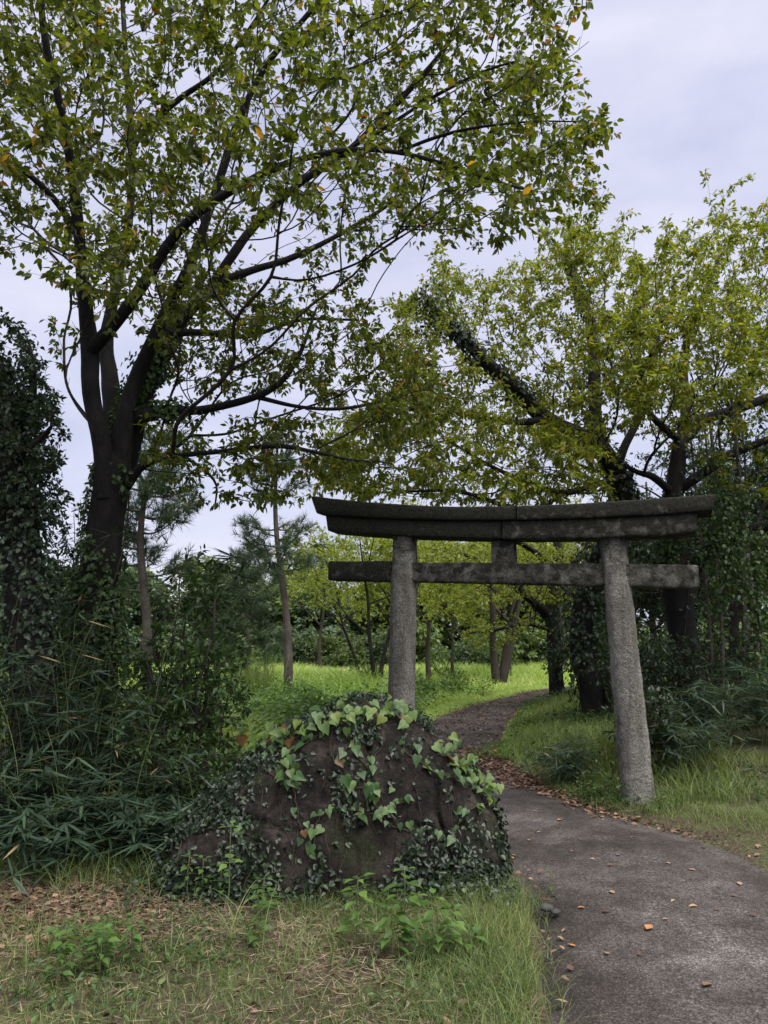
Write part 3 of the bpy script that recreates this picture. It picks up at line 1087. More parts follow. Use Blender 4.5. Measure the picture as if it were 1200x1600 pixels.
def guided_tree(name, label, cat, base, limbs, skip, pts, leafmat, L0, L1, per, maxw=4, bf=.3, bark='cherry_bark', tmpl=T_OVATE,
                r_tip=.0021, big=0, tint=(2.4, 2.2), droop=.55, flat=.5, ratio=.5, step=.14, group=None, labels=None, rough=.09, sag=0.02, shoot=.22, nleaf=6):
    root = thing(name, label, cat, base, group)
    for i, (C, R) in enumerate(limbs):
        V, F = tube(C, R, 16 if R.max() > .06 else 9, rough)
        part("trunk" if i == 0 else "branch", V, F, M[bark], root, shade=True)
    N, L = limb_nodes(limbs)
    N = [n_[int(len(n_) * skip[i]):] for i, n_ in enumerate(N)]
    L = [l_[int(len(l_) * skip[i]):] for i, l_ in enumerate(L)]
    N0, L0_ = np.concatenate(N), np.concatenate(L)
    nodes, par, w, m0 = grow(N0, L0_, pts, bf, step, sag=sag)
    V, F = sticks(nodes, par, w, m0, r_tip)
    sv, sf, pt, tw = side_shoots(nodes, par, w, m0, maxw, per, shoot, nleaf)
    V2, F2 = np.concatenate([V, sv]), [F, sf + len(V)]
    part("twig_mass", V2, F2, M['twig_bark'], root, kind="stuff")
    pt, D, Nn, L, W = cherry_leaves(pt, tw, L0, L1, droop, flat, ratio)
    T = rng.beta(*tint, len(pt))
    odd = rng.random(len(pt)) < .012
    T[odd] = rng.uniform(.95, 1, odd.sum())
    keep = np.ones(len(pt), bool)
    if big:
        x, y, zf = project(pt)
        ok = (x > 10) & (x < 1190) & (y > 10) & (y < 1590)
        sc = np.where(ok, L / zf, 0)
        ch = np.argsort(-sc)[:big]
        keep[ch] = False
        tv, tf = tmpl
        mesh = [mesh_data("leaf", tv * np.array([1, ratio, ratio]), tf, M[leafmat], np.full(len(tv), t)) for t in (.15, .3, .4, .5, .6, .72, .84, .92, .97)]
        for c in ch:
            q = int(np.clip(np.searchsorted([.22, .35, .45, .55, .66, .78, .89, .955], T[c]), 0, 8))
            place_leaf("leaf", mesh[q], pt[c], D[c], Nn[c], L[c], root)
    V, F, T = leaves(pt[keep], D[keep], Nn[keep], L[keep], W[keep], tmpl, T[keep])
    part("foliage", V, F, M[leafmat], root, T, kind="stuff")
    return root


def ivy_on(label, limbs, count, size, mat, hang=.05, bump=.10, keep=None, loc=None, patch=-.05):
    """leaves clinging round one or more limbs"""
    C = np.concatenate([c for c, r in limbs]); R = np.concatenate([r for c, r in limbs])
    T = np.concatenate([unit(np.gradient(c, axis=0)) for c, r in limbs])
    wgt = R + bump
    k = rng.choice(len(C), count, p=wgt / wgt.sum())
    v = rng.normal(0, 1, (count, 3))
    v = unit(v - T[k] * (v * T[k]).sum(1, keepdims=True))
    sel = wob3(C[k] * np.array([1, 1, .5]) + v * R[k][:, None], .22) > patch
    k, v = k[sel], v[sel]
    count = len(k)
    clump = np.clip(.5 + wob3(C[k] + v * R[k][:, None], .35) * 1.3, 0, 1.3)
    pt = C[k] + T[k] * rng.uniform(-.12, .12, count)[:, None] + v * (R[k] * 1.10 + .01 + clump * bump * rng.random(count) ** 1.5)[:, None]
    D = unit(v * .4 + np.array([0, 0, -.7]) + rng.normal(0, .4, (count, 3)))
    N = unit(v + np.array([0, 0, .5]) + rng.normal(0, .35, (count, 3)))
    L = rng.uniform(size * .6, size * 1.25, count)
    V, F, Tn = leaves(pt, D, N, L, L * .75, T_OVATE, rng.beta(2, 2.3, count))
    o = thing("climbing_ivy", label, "ivy", tuple(C[0]) if loc is None else loc)
    part("foliage", V, F, M[mat], o, Tn, kind="stuff")
    c, r = limbs[0]
    for s in (0, 2.2):
        a = np.linspace(s, s + 5, len(c))
        th = unit(np.cross(np.gradient(c, axis=0), [0.3, 1, 0]))
        bi = unit(np.cross(np.gradient(c, axis=0), th))
        cc = c + (th * np.cos(a)[:, None] + bi * np.sin(a)[:, None]) * (r * 1.06)[:, None]
        V, F = tube(cc, np.full(len(cc), .008), 5)
        part("stem", V, F, M['vine_stem'], o, shade=True)
    return o


# ------------------------------------------------------------------ the big cherry tree on the left
Lc = [
    [(142, 1275, 7.6, 46), (140, 1150, 7.6, 38), (143, 1020, 7.6, 36), (150, 930, 7.6, 33), (163, 840, 7.6, 29), (172, 780, 7.6, 29), (180, 735, 7.6, 28), (184, 705, 7.6, 18)],
    [(166, 780, 7.5, 17), (160, 700, 7.45, 15), (147, 640, 7.4, 14), (142, 600, 7.35, 14), (140, 540, 7.3, 14), (130, 450, 7.0, 10), (122, 350, 6.7, 9), (110, 250, 6.4, 8), (95, 170, 6.1, 7), (70, 60, 5.8, 6), (58, -60, 5.5, 5), (30, -200, 5.2, 3)],
    [(141, 548, 7.3, 12), (165, 522, 7.2, 11), (190, 492, 7.1, 10), (230, 435, 6.9, 10), (270, 372, 6.7, 9), (320, 325, 6.5, 8), (385, 285, 6.3, 7), (450, 255, 6.1, 6), (540, 235, 5.8, 5), (620, 238, 5.5, 4), (700, 258, 5.2, 3), (780, 285, 5.0, 2.4), (840, 300, 4.8, 1.6)],
    [(180, 740, 7.75, 18), (176, 650, 7.9, 14), (172, 590, 8.0, 13), (166, 530, 8.1, 11), (185, 430, 8.2, 8), (203, 330, 8.4, 7), (206, 230, 8.6, 6), (197, 100, 8.8, 5), (190, -30, 9.0, 4)],
    [(186, 740, 7.6, 18), (196, 650, 7.5, 14), (212, 595, 7.45, 13), (238, 535, 7.3, 12), (268, 470, 7.2, 10), (298, 410, 7.1, 9), (322, 345, 7.0, 7), (348, 265, 6.9, 7), (372, 190, 6.8, 6), (418, 100, 6.6, 5), (500, 0, 6.3, 4), (590, -110, 6, 3)],
    [(190, 745, 7.75, 20), (208, 670, 7.75, 18), (230, 600, 7.8, 16), (264, 525, 7.85, 13), (312, 470, 7.9, 9), (350, 440, 8.0, 8), (395, 422, 8.1, 6), (450, 405, 8.2, 5), (520, 372, 8.3, 4), (600, 325, 8.4, 3), (640, 290, 8.4, 2)],
    [(318, 468, 7.9, 9), (352, 415, 7.8, 8), (400, 350, 7.7, 7), (470, 285, 7.6, 6), (550, 230, 7.5, 5), (640, 140, 7.3, 5), (705, 60, 7.1, 4), (770, -60, 6.9, 3)],
    [(210, 655, 7.6, 13), (250, 643, 7.5, 11), (310, 641, 7.4, 7), (380, 626, 7.3, 6), (430, 604, 7.2, 5), (465, 560, 7.2, 4), (495, 480, 7.2, 2)],
    [(400, 620, 7.25, 4), (470, 636, 7.3, 3), (540, 638, 7.4, 3), (620, 622, 7.5, 2)],
    [(196, 760, 7.6, 10), (225, 726, 7.5, 7), (262, 714, 7.4, 5), (340, 706, 7.2, 4), (430, 697, 7.0, 4), (490, 706, 6.9, 3), (545, 718, 6.8, 2), (600, 722, 6.8, 1.5)],
    [(119, 365, 6.75, 7), (92, 320, 6.6, 6), (50, 277, 6.4, 5), (0, 248, 6.2, 4), (-90, 215, 5.9, 3)],
    [(202, 250, 8.55, 6), (222, 208, 8.4, 5), (280, 155, 8.2, 5), (338, 112, 8.0, 4), (400, 30, 7.8, 3), (440, -40, 7.6, 2)],
    [(262, 520, 7.7, 8), (320, 520, 7.9, 6), (390, 525, 8.1, 4), (470, 500, 8.3, 3), (560, 500, 8.5, 2)],
    [(290, 715, 7.3, 3), (320, 735, 7.25, 2.5), (338, 758, 7.2, 2), (336, 790, 7.2, 1.4)],
    [(540, 236, 5.8, 4), (600, 200, 5.6, 3), (680, 150, 5.3, 3), (760, 110, 5.0, 2.4), (830, 90, 4.8, 1.6)],
    [(620, 238, 5.5, 3), (680, 215, 5.2, 3), (740, 200, 5.0, 2.4), (830, 190, 4.7, 1.8), (900, 190, 4.6, 1.2)],
]
cherry_limbs = [limb(q) for q in Lc]
polyA = [(-220, -330), (940, -330), (925, -20), (872, 25), (880, 120), (950, 150), (962, 205), (890, 235), (955, 280), (940, 335), (880, 318), (835, 380),
         (750, 392), (690, 360), (610, 380), (560, 430), (400, 450), (300, 480), (200, 505), (140, 470), (90, 410), (-220, 420)]
polyB = [(250, 440), (560, 430), (600, 500), (690, 560), (720, 640), (640, 690), (560, 680), (480, 600), (330, 640), (250, 600)]
polyC = [(225, 650), (480, 640), (540, 700), (600, 720), (560, 745), (470, 760), (420, 790), (300, 790), (240, 740)]
polyD = [(80, 500), (140, 490), (130, 640), (90, 640)]
polyE = [(30, 330), (220, 330), (230, 470), (190, 500), (60, 440)]
ptsA = np.concatenate([sample_poly(polyA, 2500, 5.0, 9.6), sample_poly([(-150, -250), (900, -250), (860, 100), (700, 260), (300, 330), (100, 420), (-150, 380)], 700, 5.6, 9.6), sample_poly([(-100, -300), (900, -300), (960, 200), (900, 320), (560, 330), (-100, 300)], 480, 4.3, 5.6),
                       sample_poly(polyB, 620, 6.4, 9.0), sample_poly(polyC, 260, 6.6, 7.9),
                       sample_poly(polyD, 30, 7, 8), sample_poly(polyE, 26, 4.6, 5.4)])
# open the crown in places so the sky shows through
gap = wob3(ptsA, .55)
ptsA = ptsA[(gap > -.28) | (rng.random(len(ptsA)) < .25)]
skipA = [.8, .45, .3, .45, .4, .35, .1, .3, .1, .25, .15, .1, .15, 0, 0, 0]
b0 = P(142, 1275, 7.6)
guided_tree("cherry_tree", "tall dark barked cherry tree with many limbs, spreading its crown over the left side", "tree",
            (b0[0], b0[1], float(H(b0[0], b0[1]))), cherry_limbs, skipA, ptsA, 'cherry_leaf', .055, .092, 2.3, 6, .42, big=300, rough=.10)
ivy_on("small leaved ivy climbing the trunk of the tall cherry tree on the left",
       [(cherry_limbs[0][0], cherry_limbs[0][1]), (cherry_limbs[5][0][:16], cherry_limbs[5][1][:16]), (cherry_limbs[4][0][:14], cherry_limbs[4][1][:14]),
        (cherry_limbs[7][0][:8], cherry_limbs[7][1][:8]), (cherry_limbs[5][0][:22], cherry_limbs[5][1][:22])], 9000, .06, 'shrub_leaf', bump=.17, patch=-.28)

# ------------------------------------------------------------------ the two cherry trees behind the gate on the right
L1 = [
    [(934, 1125, 12.6, 22), (922, 1070, 12.6, 19), (908, 1010, 12.6, 17), (915, 930, 12.5, 16), (945, 860, 12.4, 16), (975, 800, 12.2, 18), (972, 765, 12.1, 18), (955, 725, 12.0, 17), (938, 700, 11.9, 16)],
    [(942, 705, 11.9, 16), (905, 682, 11.8, 15), (855, 656, 11.6, 14), (800, 605, 11.4, 12), (748, 555, 11.2, 10), (700, 505, 11.0, 7), (660, 460, 10.8, 4)],
    [(962, 740, 12.0, 8), (975, 700, 12.1, 7), (995, 660, 12.2, 6), (1012, 620, 12.3, 5), (1022, 570, 12.4, 4), (1030, 510, 12.6, 3)],
    [(940, 703, 11.9, 12), (930, 640, 12.2, 10), (928, 560, 12.5, 10), (922, 500, 12.8, 8), (905, 455, 13, 6), (885, 405, 13.2, 4), (860, 370, 13.4, 2)],
    [(985, 742, 12.0, 6), (930, 757, 11.4, 5), (880, 770, 10.9, 5), (820, 752, 10.5, 4), (765, 727, 10.2, 3), (700, 688, 9.9, 2)],
    [(880, 770, 10.9, 4), (840, 795, 10.7, 4), (795, 792, 10.5, 4), (745, 775, 10.3, 3.4), (700, 766, 10.1, 3), (640, 768, 9.9, 2), (560, 770, 9.8, 1.2)],
    [(945, 560, 12.5, 6), (965, 520, 12.4, 5), (1000, 480, 12.3, 4), (1040, 440, 12.2, 2.5)],
    [(855, 656, 11.6, 7), (800, 660, 11.0, 5), (740, 650, 10.5, 4), (660, 640, 10.2, 3), (590, 640, 10, 1.6)],
]
right1 = [limb(q, .14) for q in L1]
pR1 = np.concatenate([
    sample_poly([(600, 545), (625, 470), (705, 405), (765, 440), (830, 370), (900, 335), (940, 362), (1000, 395), (1030, 520), (1030, 640), (940, 690), (850, 690), (700, 640), (620, 600)], 1500, 9.6, 14.5),
    sample_poly([(505, 765), (490, 715), (530, 650), (620, 600), (800, 640), (940, 690), (960, 770), (760, 788), (600, 780)], 1250, 9.2, 12.6),
])
g1 = wob3(pR1, .7)
pR1 = pR1[(g1 > -.30) | (rng.random(len(pR1)) < .3)]
pR1 = ragged(pR1, 260, .6, .5)
b1 = P(934, 1125, 12.6)
guided_tree("cherry_tree", "yellowish green cherry tree leaning left above the gate, its limbs wrapped in ivy", "tree", (b1[0], b1[1], float(H(b1[0], b1[1]))),
            right1, [.8, .25, .3, .4, .15, .05, 0, .1], pR1, 'cherry_leaf_right', .070, .105, 2.7, 6, .30, step=.17, r_tip=.0024, tint=(2.4, 2.2), ratio=.42)
ivy_on("dark ivy wrapped round the trunk and limbs of the cherry leaning above the gate", [right1[0], right1[1], (right1[3][0][4:], right1[3][1][4:])], 9000, .075, 'dark_leaf', bump=.42)

L2 = [
    [(1086, 1140, 12.2, 24), (1080, 1060, 12.2, 22), (1066, 980, 12.2, 20), (1056, 910, 12.2, 22), (1046, 850, 12.1, 20), (1050, 790, 12.0, 16), (1057, 740, 12.0, 13), (1062, 690, 12.0, 11)],
    [(1060, 765, 12, 9), (1100, 738, 11.8, 8), (1140, 712, 11.6, 7), (1200, 687, 11.4, 6), (1290, 655, 11.1, 4)],
    [(1062, 695, 12, 9), (1100, 656, 12.1, 8), (1150, 640, 12.2, 8), (1210, 618, 12.3, 7), (1300, 590, 12.4, 5)],
    [(1080, 895, 12.1, 12), (1110, 857, 11.8, 10), (1150, 836, 11.5, 9), (1210, 818, 11.2, 8), (1300, 790, 10.9, 6)],
    [(1062, 695, 12, 9), (1072, 640, 12.3, 8), (1068, 560, 12.6, 7), (1092, 480, 12.9, 5), (1125, 400, 13.2, 3)],
    [(1050, 770, 12, 7), (1020, 745, 11.6, 6), (990, 735, 11.3, 4), (940, 700, 11, 2)],
    [(1150, 640, 12.2, 6), (1180, 570, 12.0, 5), (1210, 480, 11.8, 4), (1240, 400, 11.6, 2)],
    [(1062, 690, 12, 6), (1010, 640, 11.2, 5), (1000, 590, 10.8, 4), (1030, 540, 10.4, 3), (1080, 510, 10.1, 2)],
]
right2 = [limb(q, .14) for q in L2]
pR2 = np.concatenate([
    sample_poly([(1000, 420), (1040, 360), (1085, 345), (1130, 325), (1200, 330), (1380, 290), (1380, 680), (1200, 650), (1100, 690), (1020, 680), (960, 610)], 1750, 9.4, 14.5),
    sample_poly([(1040, 690), (1340, 660), (1340, 800), (1230, 790), (1120, 760)], 110, 10.5, 12.5),
    sample_poly([(930, 480), (1180, 450), (1200, 600), (1100, 640), (960, 620)], 260, 8.8, 10.5),
])
g1 = wob3(pR2, .7)
pR2 = pR2[(g1 > -.32) | (rng.random(len(pR2)) < .3)]
pR2 = ragged(pR2, 260, .7, .5)
b2 = P(1086, 1140, 12.2)
guided_tree("cherry_tree", "black trunked cherry tree behind the right pillar, its boughs reaching out to the right", "tree", (b2[0], b2[1], float(H(b2[0], b2[1]))),
            right2, [.9, .3, .3, .55, .3, .3, .1, .2], pR2, 'cherry_leaf_right', .070, .105, 2.7, 6, .30, step=.17, r_tip=.0024, tint=(2.4, 2.2), ratio=.42)
ivy_on("sparse ivy on the black cherry trunk behind the right pillar", [right2[0], (right2[3][0][:10], right2[3][1][:10])], 700, .07, 'ivy_small', bump=.08)

# ================================================================== LEFT SIDE: ivy clad tree, shrub, bamboo
def free_tree(name, label, x, y, h, cr, z0, tr, npts, leafmat, L0, L1, per, maxw=5, bark='mossy_bark', tmpl=T_DIAM, lean=(0, 0), limbs_n=5, shoot=.3, nleaf=6,
              tint=(2.2, 2.2), ratio=.5, group=None, stems=1, flatten=1.0, cat="tree", droop=.4, r_tip=.004, bf=.3, step=.3, seg=9):
    """a whole tree in its own space: tapered trunk, limbs, twigs and leaves, standing on the ground at x, y"""
    z = float(H(x, y))
    root = thing(name, label, cat, (x, y, z - .03), group)
    B = np.array([x, y, z - .03])
    limbs = []
    for s in range(stems):
        a = rng.uniform(0, 6.28)
        sx = np.array([math.cos(a), math.sin(a), 0]) * (.35 * cr if stems > 1 else .06 * cr)
        top = np.array([lean[0], lean[1], h * .86]) + sx * 1.3
        k = np.linspace(0, 1, 6)[:, None]
        C = top * k + sx * .1 * (1 - k) + rng.normal(0, .035 * h / 5, (6, 3)) * (k > 0)
        a4 = np.c_[B + C, np.linspace(tr, tr * .22, 6)]
        a4[0, 3] *= 1.25
        c = catmull(a4, max(.12, h / 40))
        limbs.append((c[:, :3], np.maximum(c[:, 3], .008)))
    for i in range(limbs_n):
        C, R = limbs[i % stems]
        j = int(len(C) * rng.uniform(.28, .75))
        a = 6.28 * i / limbs_n + rng.uniform(-.5, .5)
        ln = cr * rng.uniform(.55, .95)
        d = np.array([math.cos(a), math.sin(a), rng.uniform(.35, 1.0)])
        q = np.array([C[j] + d * ln * t + np.array([0, 0, .10 * ln * math.sin(t * 3)]) + rng.normal(0, .03 * ln, 3) * (t > 0) for t in (0, .35, .7, 1)])
        c = catmull(np.c_[q, np.array([.62, .45, .3, .15]) * R[j]], max(.12, h / 40))
        limbs.append((c[:, :3], np.maximum(c[:, 3], .006)))
    for i, (C, R) in enumerate(limbs):
        V, F = tube(C, R, seg if i < stems else max(5, seg - 3), .08)
        part("trunk" if i < stems else "branch", V, F, M[bark], root, shade=True)
    # crown: uneven overlapping lobes
    lobes = []
    for i in range(7):
        a = rng.uniform(0, 6.28)
        r = cr * rng.uniform(.2, .6)
        zc = z0 + (h - z0) * rng.uniform(.2, .8)
        lobes.append((np.array([lean[0] * zc / h + math.cos(a) * r, lean[1] * zc / h + math.sin(a) * r, zc]), cr * rng.uniform(.4, .62)))
    k = rng.integers(0, len(lobes), npts)
    c = np.array([q[0] for q in lobes])[k]
    rr = np.array([q[1] for q in lobes])[k]
    v = unit(rng.normal(0, 1, (npts, 3))) * (rng.random((npts, 1)) ** .42)
    pts = c + v * rr[:, None] * np.array([1, 1, .85 * flatten])
    pts = pts[(pts[:, 2] > z0 * .8) & (pts[:, 2] < h * 1.04)] + B
    N, L = limb_nodes(limbs)
    N0 = np.concatenate([q[int(len(q) * (.3 if i < stems else .2)):] for i, q in enumerate(N)])
    L0_ = np.concatenate([q[int(len(q) * (.3 if i < stems else .2)):] for i, q in enumerate(L)])
    nodes, par, w, m0 = grow(N0, L0_, pts, bf, step)
    V, F = sticks(nodes, par, w, m0, r_tip, rmax=.05)
    sv, sf, pt, tw = side_shoots(nodes, par, w, m0, maxw, per, shoot, nleaf)
    part("twig_mass", np.concatenate([V, sv]), [F, sf + len(V)], M['twig_bark'], root, kind="stuff")
    pt, D, Nn, Ls, W = cherry_leaves(pt, tw, L0, L1, droop, .55, ratio)
    V, F, T = leaves(pt, D, Nn, Ls, W, tmpl, rng.beta(*tint, len(pt)))
    o = part("crown", V, F, M[leafmat], root, T)
    o["kind"] = "stuff"
    return root


def dup(root, label, x, y, rot, sc, z=None):
    c = copy_tree(root)
    c.location = (x, y, (float(H(x, y)) if z is None else z) - .03)
    c.rotation_euler = (0, 0, rot)
    c.scale = (sc, sc, sc)
    c["label"] = label
    return c


def bamboo(name, label, x, y, n, h0, h1, spread, leafL=(.13, .24), leafW=.022, per=5, mat='bamboo_leaf', cat="bamboo", group=None, lean=None, thick=.004, fans=5, tmpl=T_LANCE, fanlow=.35):
    z = float(H(x, y))
    root = thing(name, label, cat, (x, y, z), group)
    B = np.array([x, y, z])
    sb, fp, fd = Buf(), [], []
    for i in range(n):
        o = rng.normal(0, spread * .45, 2)
        gz = float(H(x + o[0], y + o[1])) - z
        h = rng.uniform(h0, h1)
        a = rng.uniform(0, 6.28)
        ln = np.array([math.cos(a), math.sin(a), 0]) * rng.uniform(.05, .35) * h
        if lean is not None:
            ln = ln + np.array([lean[0], lean[1], 0]) * h
        k = np.linspace(0, 1, 8)[:, None]
        C = B + np.array([o[0], o[1], gz]) + ln * k ** 2 + np.array([0, 0, h]) * (k - .12 * k ** 3)
        V, F = tube(C, np.linspace(thick, thick * .35, 8), 5)
        sb.add(V, F)
        nf = max(1, int(fans * rng.uniform(.7, 1.3)))
        for q in range(nf):
            f = 1.0 if q == 0 else rng.uniform(fanlow, 1)
            p = np.array([np.interp(f, k[:, 0], C[:, t]) for t in range(3)])
            ba = rng.uniform(0, 6.28)
            bl = 0 if q == 0 else rng.uniform(.05, .22)
            tip = p + np.array([math.cos(ba), math.sin(ba), .35]) * bl
            if bl:
                V, F = prisms(p[None], tip[None], np.array([.002]), np.array([.0012]))
                sb.add(V, F)
            m_ = rng.integers(max(2, per - 2), per + 3)
            az = ba + np.linspace(-1.5, 1.5, m_) + rng.normal(0, .15, m_) if q else np.linspace(0, 6.28, m_, endpoint=False) + rng.normal(0, .2, m_)
            el = rng.normal(-.12, .28, m_)
            fd.append(np.stack([np.cos(az) * np.cos(el), np.sin(az) * np.cos(el), np.sin(el)], -1))
            fp.append(np.repeat(tip[None], m_, 0))
    V, F, T = sb.get()
    part("stem_mass", V, F, M['green_stem'], root, shade=True, kind="stuff")
    fp, fd = np.concatenate(fp), np.concatenate(fd)
    L = rng.uniform(*leafL, len(fp))
    T = rng.beta(2, 2.2, len(fp)) * .92
    dead = rng.random(len(fp)) < .012
    T[dead] = 1
    V, F, T = leaves(fp, fd, np.array([0, 0, 1.0]) + rng.normal(0, .25, (len(fp), 3)), L, leafW * L / .2, tmpl, T)
    part("foliage", V, F, M[mat], root, T, kind="stuff")
    return root


def shrub(name, label, x, y, h, r, npts, mat, L0, L1, per=1.0, tmpl=T_OVATE, nleaf=5, shoot=.16, group=None, cat="shrub", ratio=.45, tint=(2.2, 2.2), z0=.12, droop=.3, squash=1.0, r_tip=.0022):
    z = float(H(x, y))
    root = thing(name, label, cat, (x, y, z), group)
    B = np.array([x, y, z])
    limbs = []
    for i in range(7):
        a = 6.28 * i / 7 + rng.uniform(-.4, .4)
        d = np.array([math.cos(a) * r * rng.uniform(.3, .75), math.sin(a) * r * squash * rng.uniform(.3, .75), h * rng.uniform(.55, .85)])
        q = np.array([B + d * np.array([t, t, t ** .8]) + rng.normal(0, .02 * h, 3) * (t > 0) for t in (0, .33, .66, 1)])
        c = catmull(np.c_[q, np.array([.018, .014, .010, .006]) * max(.4, h / 1.6)], .08)
        limbs.append((c[:, :3], c[:, 3]))
    for C, R in limbs:
        V, F = tube(C, R, 6)
        part("stem", V, F, M['twig_bark'], root, shade=True)
    k = rng.integers(0, 6, npts)
    lob = np.stack([rng.normal(0, r * .38, 6), rng.normal(0, r * .38 * squash, 6), rng.uniform(z0 + .15 * h, h * .78, 6)], -1)
    v = unit(rng.normal(0, 1, (npts, 3))) * rng.random((npts, 1)) ** .45
    pts = lob[k] + v * np.array([r * .6, r * .6 * squash, h * .36])
    pts = pts[(pts[:, 2] > z0)] + B
    N, L = limb_nodes(limbs)
    nodes, par, w, m0 = grow(np.concatenate(N), np.concatenate([np.linspace(0, h, len(q)) for q in N]), pts, .25, .1)
    V, F = sticks(nodes, par, w, m0, r_tip, rmax=.012)
    sv, sf, pt, tw = side_shoots(nodes, par, w, m0, 6, per, shoot, nleaf)
    part("twig_mass", np.concatenate([V, sv]), [F, sf + len(V)], M['twig_bark'], root, kind="stuff")
    pt, D, Nn, Ls, W = cherry_leaves(pt, tw, L0, L1, droop, .5, ratio)
    V, F, T = leaves(pt, D, Nn, Ls, W, tmpl, rng.beta(*tint, len(pt)))
    part("foliage", V, F, M[mat], root, T, kind="stuff")
    return root


# ivy clad tree at the left edge
Ll = [[(70, 1290, 6.6, 40), (55, 1100, 6.6, 34), (42, 950, 6.6, 30), (32, 840, 6.6, 28), (18, 720, 6.6, 24), (-4, 600, 6.5, 20), (-30, 520, 6.4, 14)],
      [(35, 830, 6.6, 14), (45, 760, 6.6, 10), (42, 690, 6.6, 8), (52, 600, 6.6, 6), (46, 540, 6.6, 3)],
      [(5, 650, 6.55, 12), (-60, 600, 6.3, 9), (-140, 560, 6.0, 6)],
      [(20, 720, 6.6, 9), (60, 690, 6.3, 5), (85, 660, 6.1, 2)]]
left_l = [limb(q) for q in Ll]
pL = np.concatenate([sample_poly([(-260, 470), (-60, 470), (10, 488), (55, 530), (85, 610), (100, 690), (75, 760), (-30, 800), (-260, 800)], 650, 5.9, 7.3),
                     sample_poly([(20, 600), (95, 620), (105, 820), (30, 830)], 120, 6.1, 7.2)])
bl = P(70, 1290, 6.6)
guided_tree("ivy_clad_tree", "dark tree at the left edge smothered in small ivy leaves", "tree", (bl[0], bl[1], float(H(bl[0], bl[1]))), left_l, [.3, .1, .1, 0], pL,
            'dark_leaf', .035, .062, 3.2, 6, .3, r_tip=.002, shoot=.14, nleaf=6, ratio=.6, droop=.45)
ivy_on("ivy covering the leaning trunk of the dark tree at the left edge", [left_l[0], left_l[1]], 8000, .05, 'dark_leaf', bump=.26, patch=-.35)

sh = P(262, 1250, 6.9)
shrub("broadleaf_shrub", "leafy dark green shrub right of the tall cherry trunk", sh[0] + .05, 7.0, 2.25, .68, 820, 'shrub_leaf', .05, .095, 1.15, nleaf=6, shoot=.2)
shrub("broadleaf_shrub", "low leafy shrub between the bamboo and the boulder", -1.75, 6.4, .95, .5, 330, 'shrub_leaf', .035, .07, 1.1)
shrub("broadleaf_shrub", "dark shrub filling the gap left of the tall cherry trunk", -3.75, 7.9, 2.7, .9, 760, 'dark_leaf', .04, .08, 1.1)
shrub("broadleaf_shrub", "dark shrub behind the tall cherry trunk, edging the meadow", -2.7, 9.3, 1.5, .9, 480, 'shrub_leaf', .04, .08, 1.1)

bam = [(-3.05, 6.35, 30, .9, 2.0, .75, "tall dark bamboo thicket at the left edge of the picture"),
       (-2.45, 6.25, 34, .6, 1.3, .6, "waist high dwarf bamboo in front of the tall cherry trunk"),
       (-1.85, 5.95, 30, .35, .8, .55, "low dwarf bamboo just left of the boulder"),
       (-2.75, 5.65, 40, .35, .75, .65, "knee high dwarf bamboo at the left front of the thicket"),
       (-2.15, 5.35, 30, .25, .5, .5, "short dwarf bamboo fringe behind the brown leaf litter"),
       (-3.45, 7.4, 26, 1.4, 2.6, .8, "tall thin bamboo rising between the left tree and the cherry trunk"),
       (-2.2, 7.3, 20, .8, 1.7, .5, "bamboo mixed with the shrub right of the cherry trunk"),
       (-3.4, 5.7, 34, .5, 1.4, .7, "dense bamboo filling the lower left corner of the thicket"),
       (-3.55, 6.5, 30, 1.8, 3.0, .6, "tallest bamboo, rising along the ivy clad tree at the left edge"),
       (-2.85, 6.9, 22, 1.2, 2.2, .5, "tall bamboo between the ivy clad tree and the cherry trunk"),
       (-2.95, 5.05, 14, .15, .42, .45, "scattered bamboo sprouts in front of the thicket, far left"),
       (-2.2, 4.95, 8, .12, .35, .35, "few bamboo sprouts beside the brown leaf litter"),
       (-1.5, 5.35, 18, .2, .45, .35, "small bamboo sprouts touching the left foot of the boulder")]
for x, y, n_, h0, h1, sp, lb in bam:
    bamboo("dwarf_bamboo", lb, x, y, n_, h0, h1, sp, group="dwarf bamboo of the left thicket", fans=4, per=6, leafL=(.13, .25))
bamboo("arching_bamboo", "pointed bamboo spray arching over the meadow right of the cherry trunk", -2.25, 6.9, 7, 2.3, 2.75, .25, (.16, .26), .020, 6, lean=(.25, -.05), fans=8, fanlow=.75,
       mat='bamboo_leaf', thick=.007)


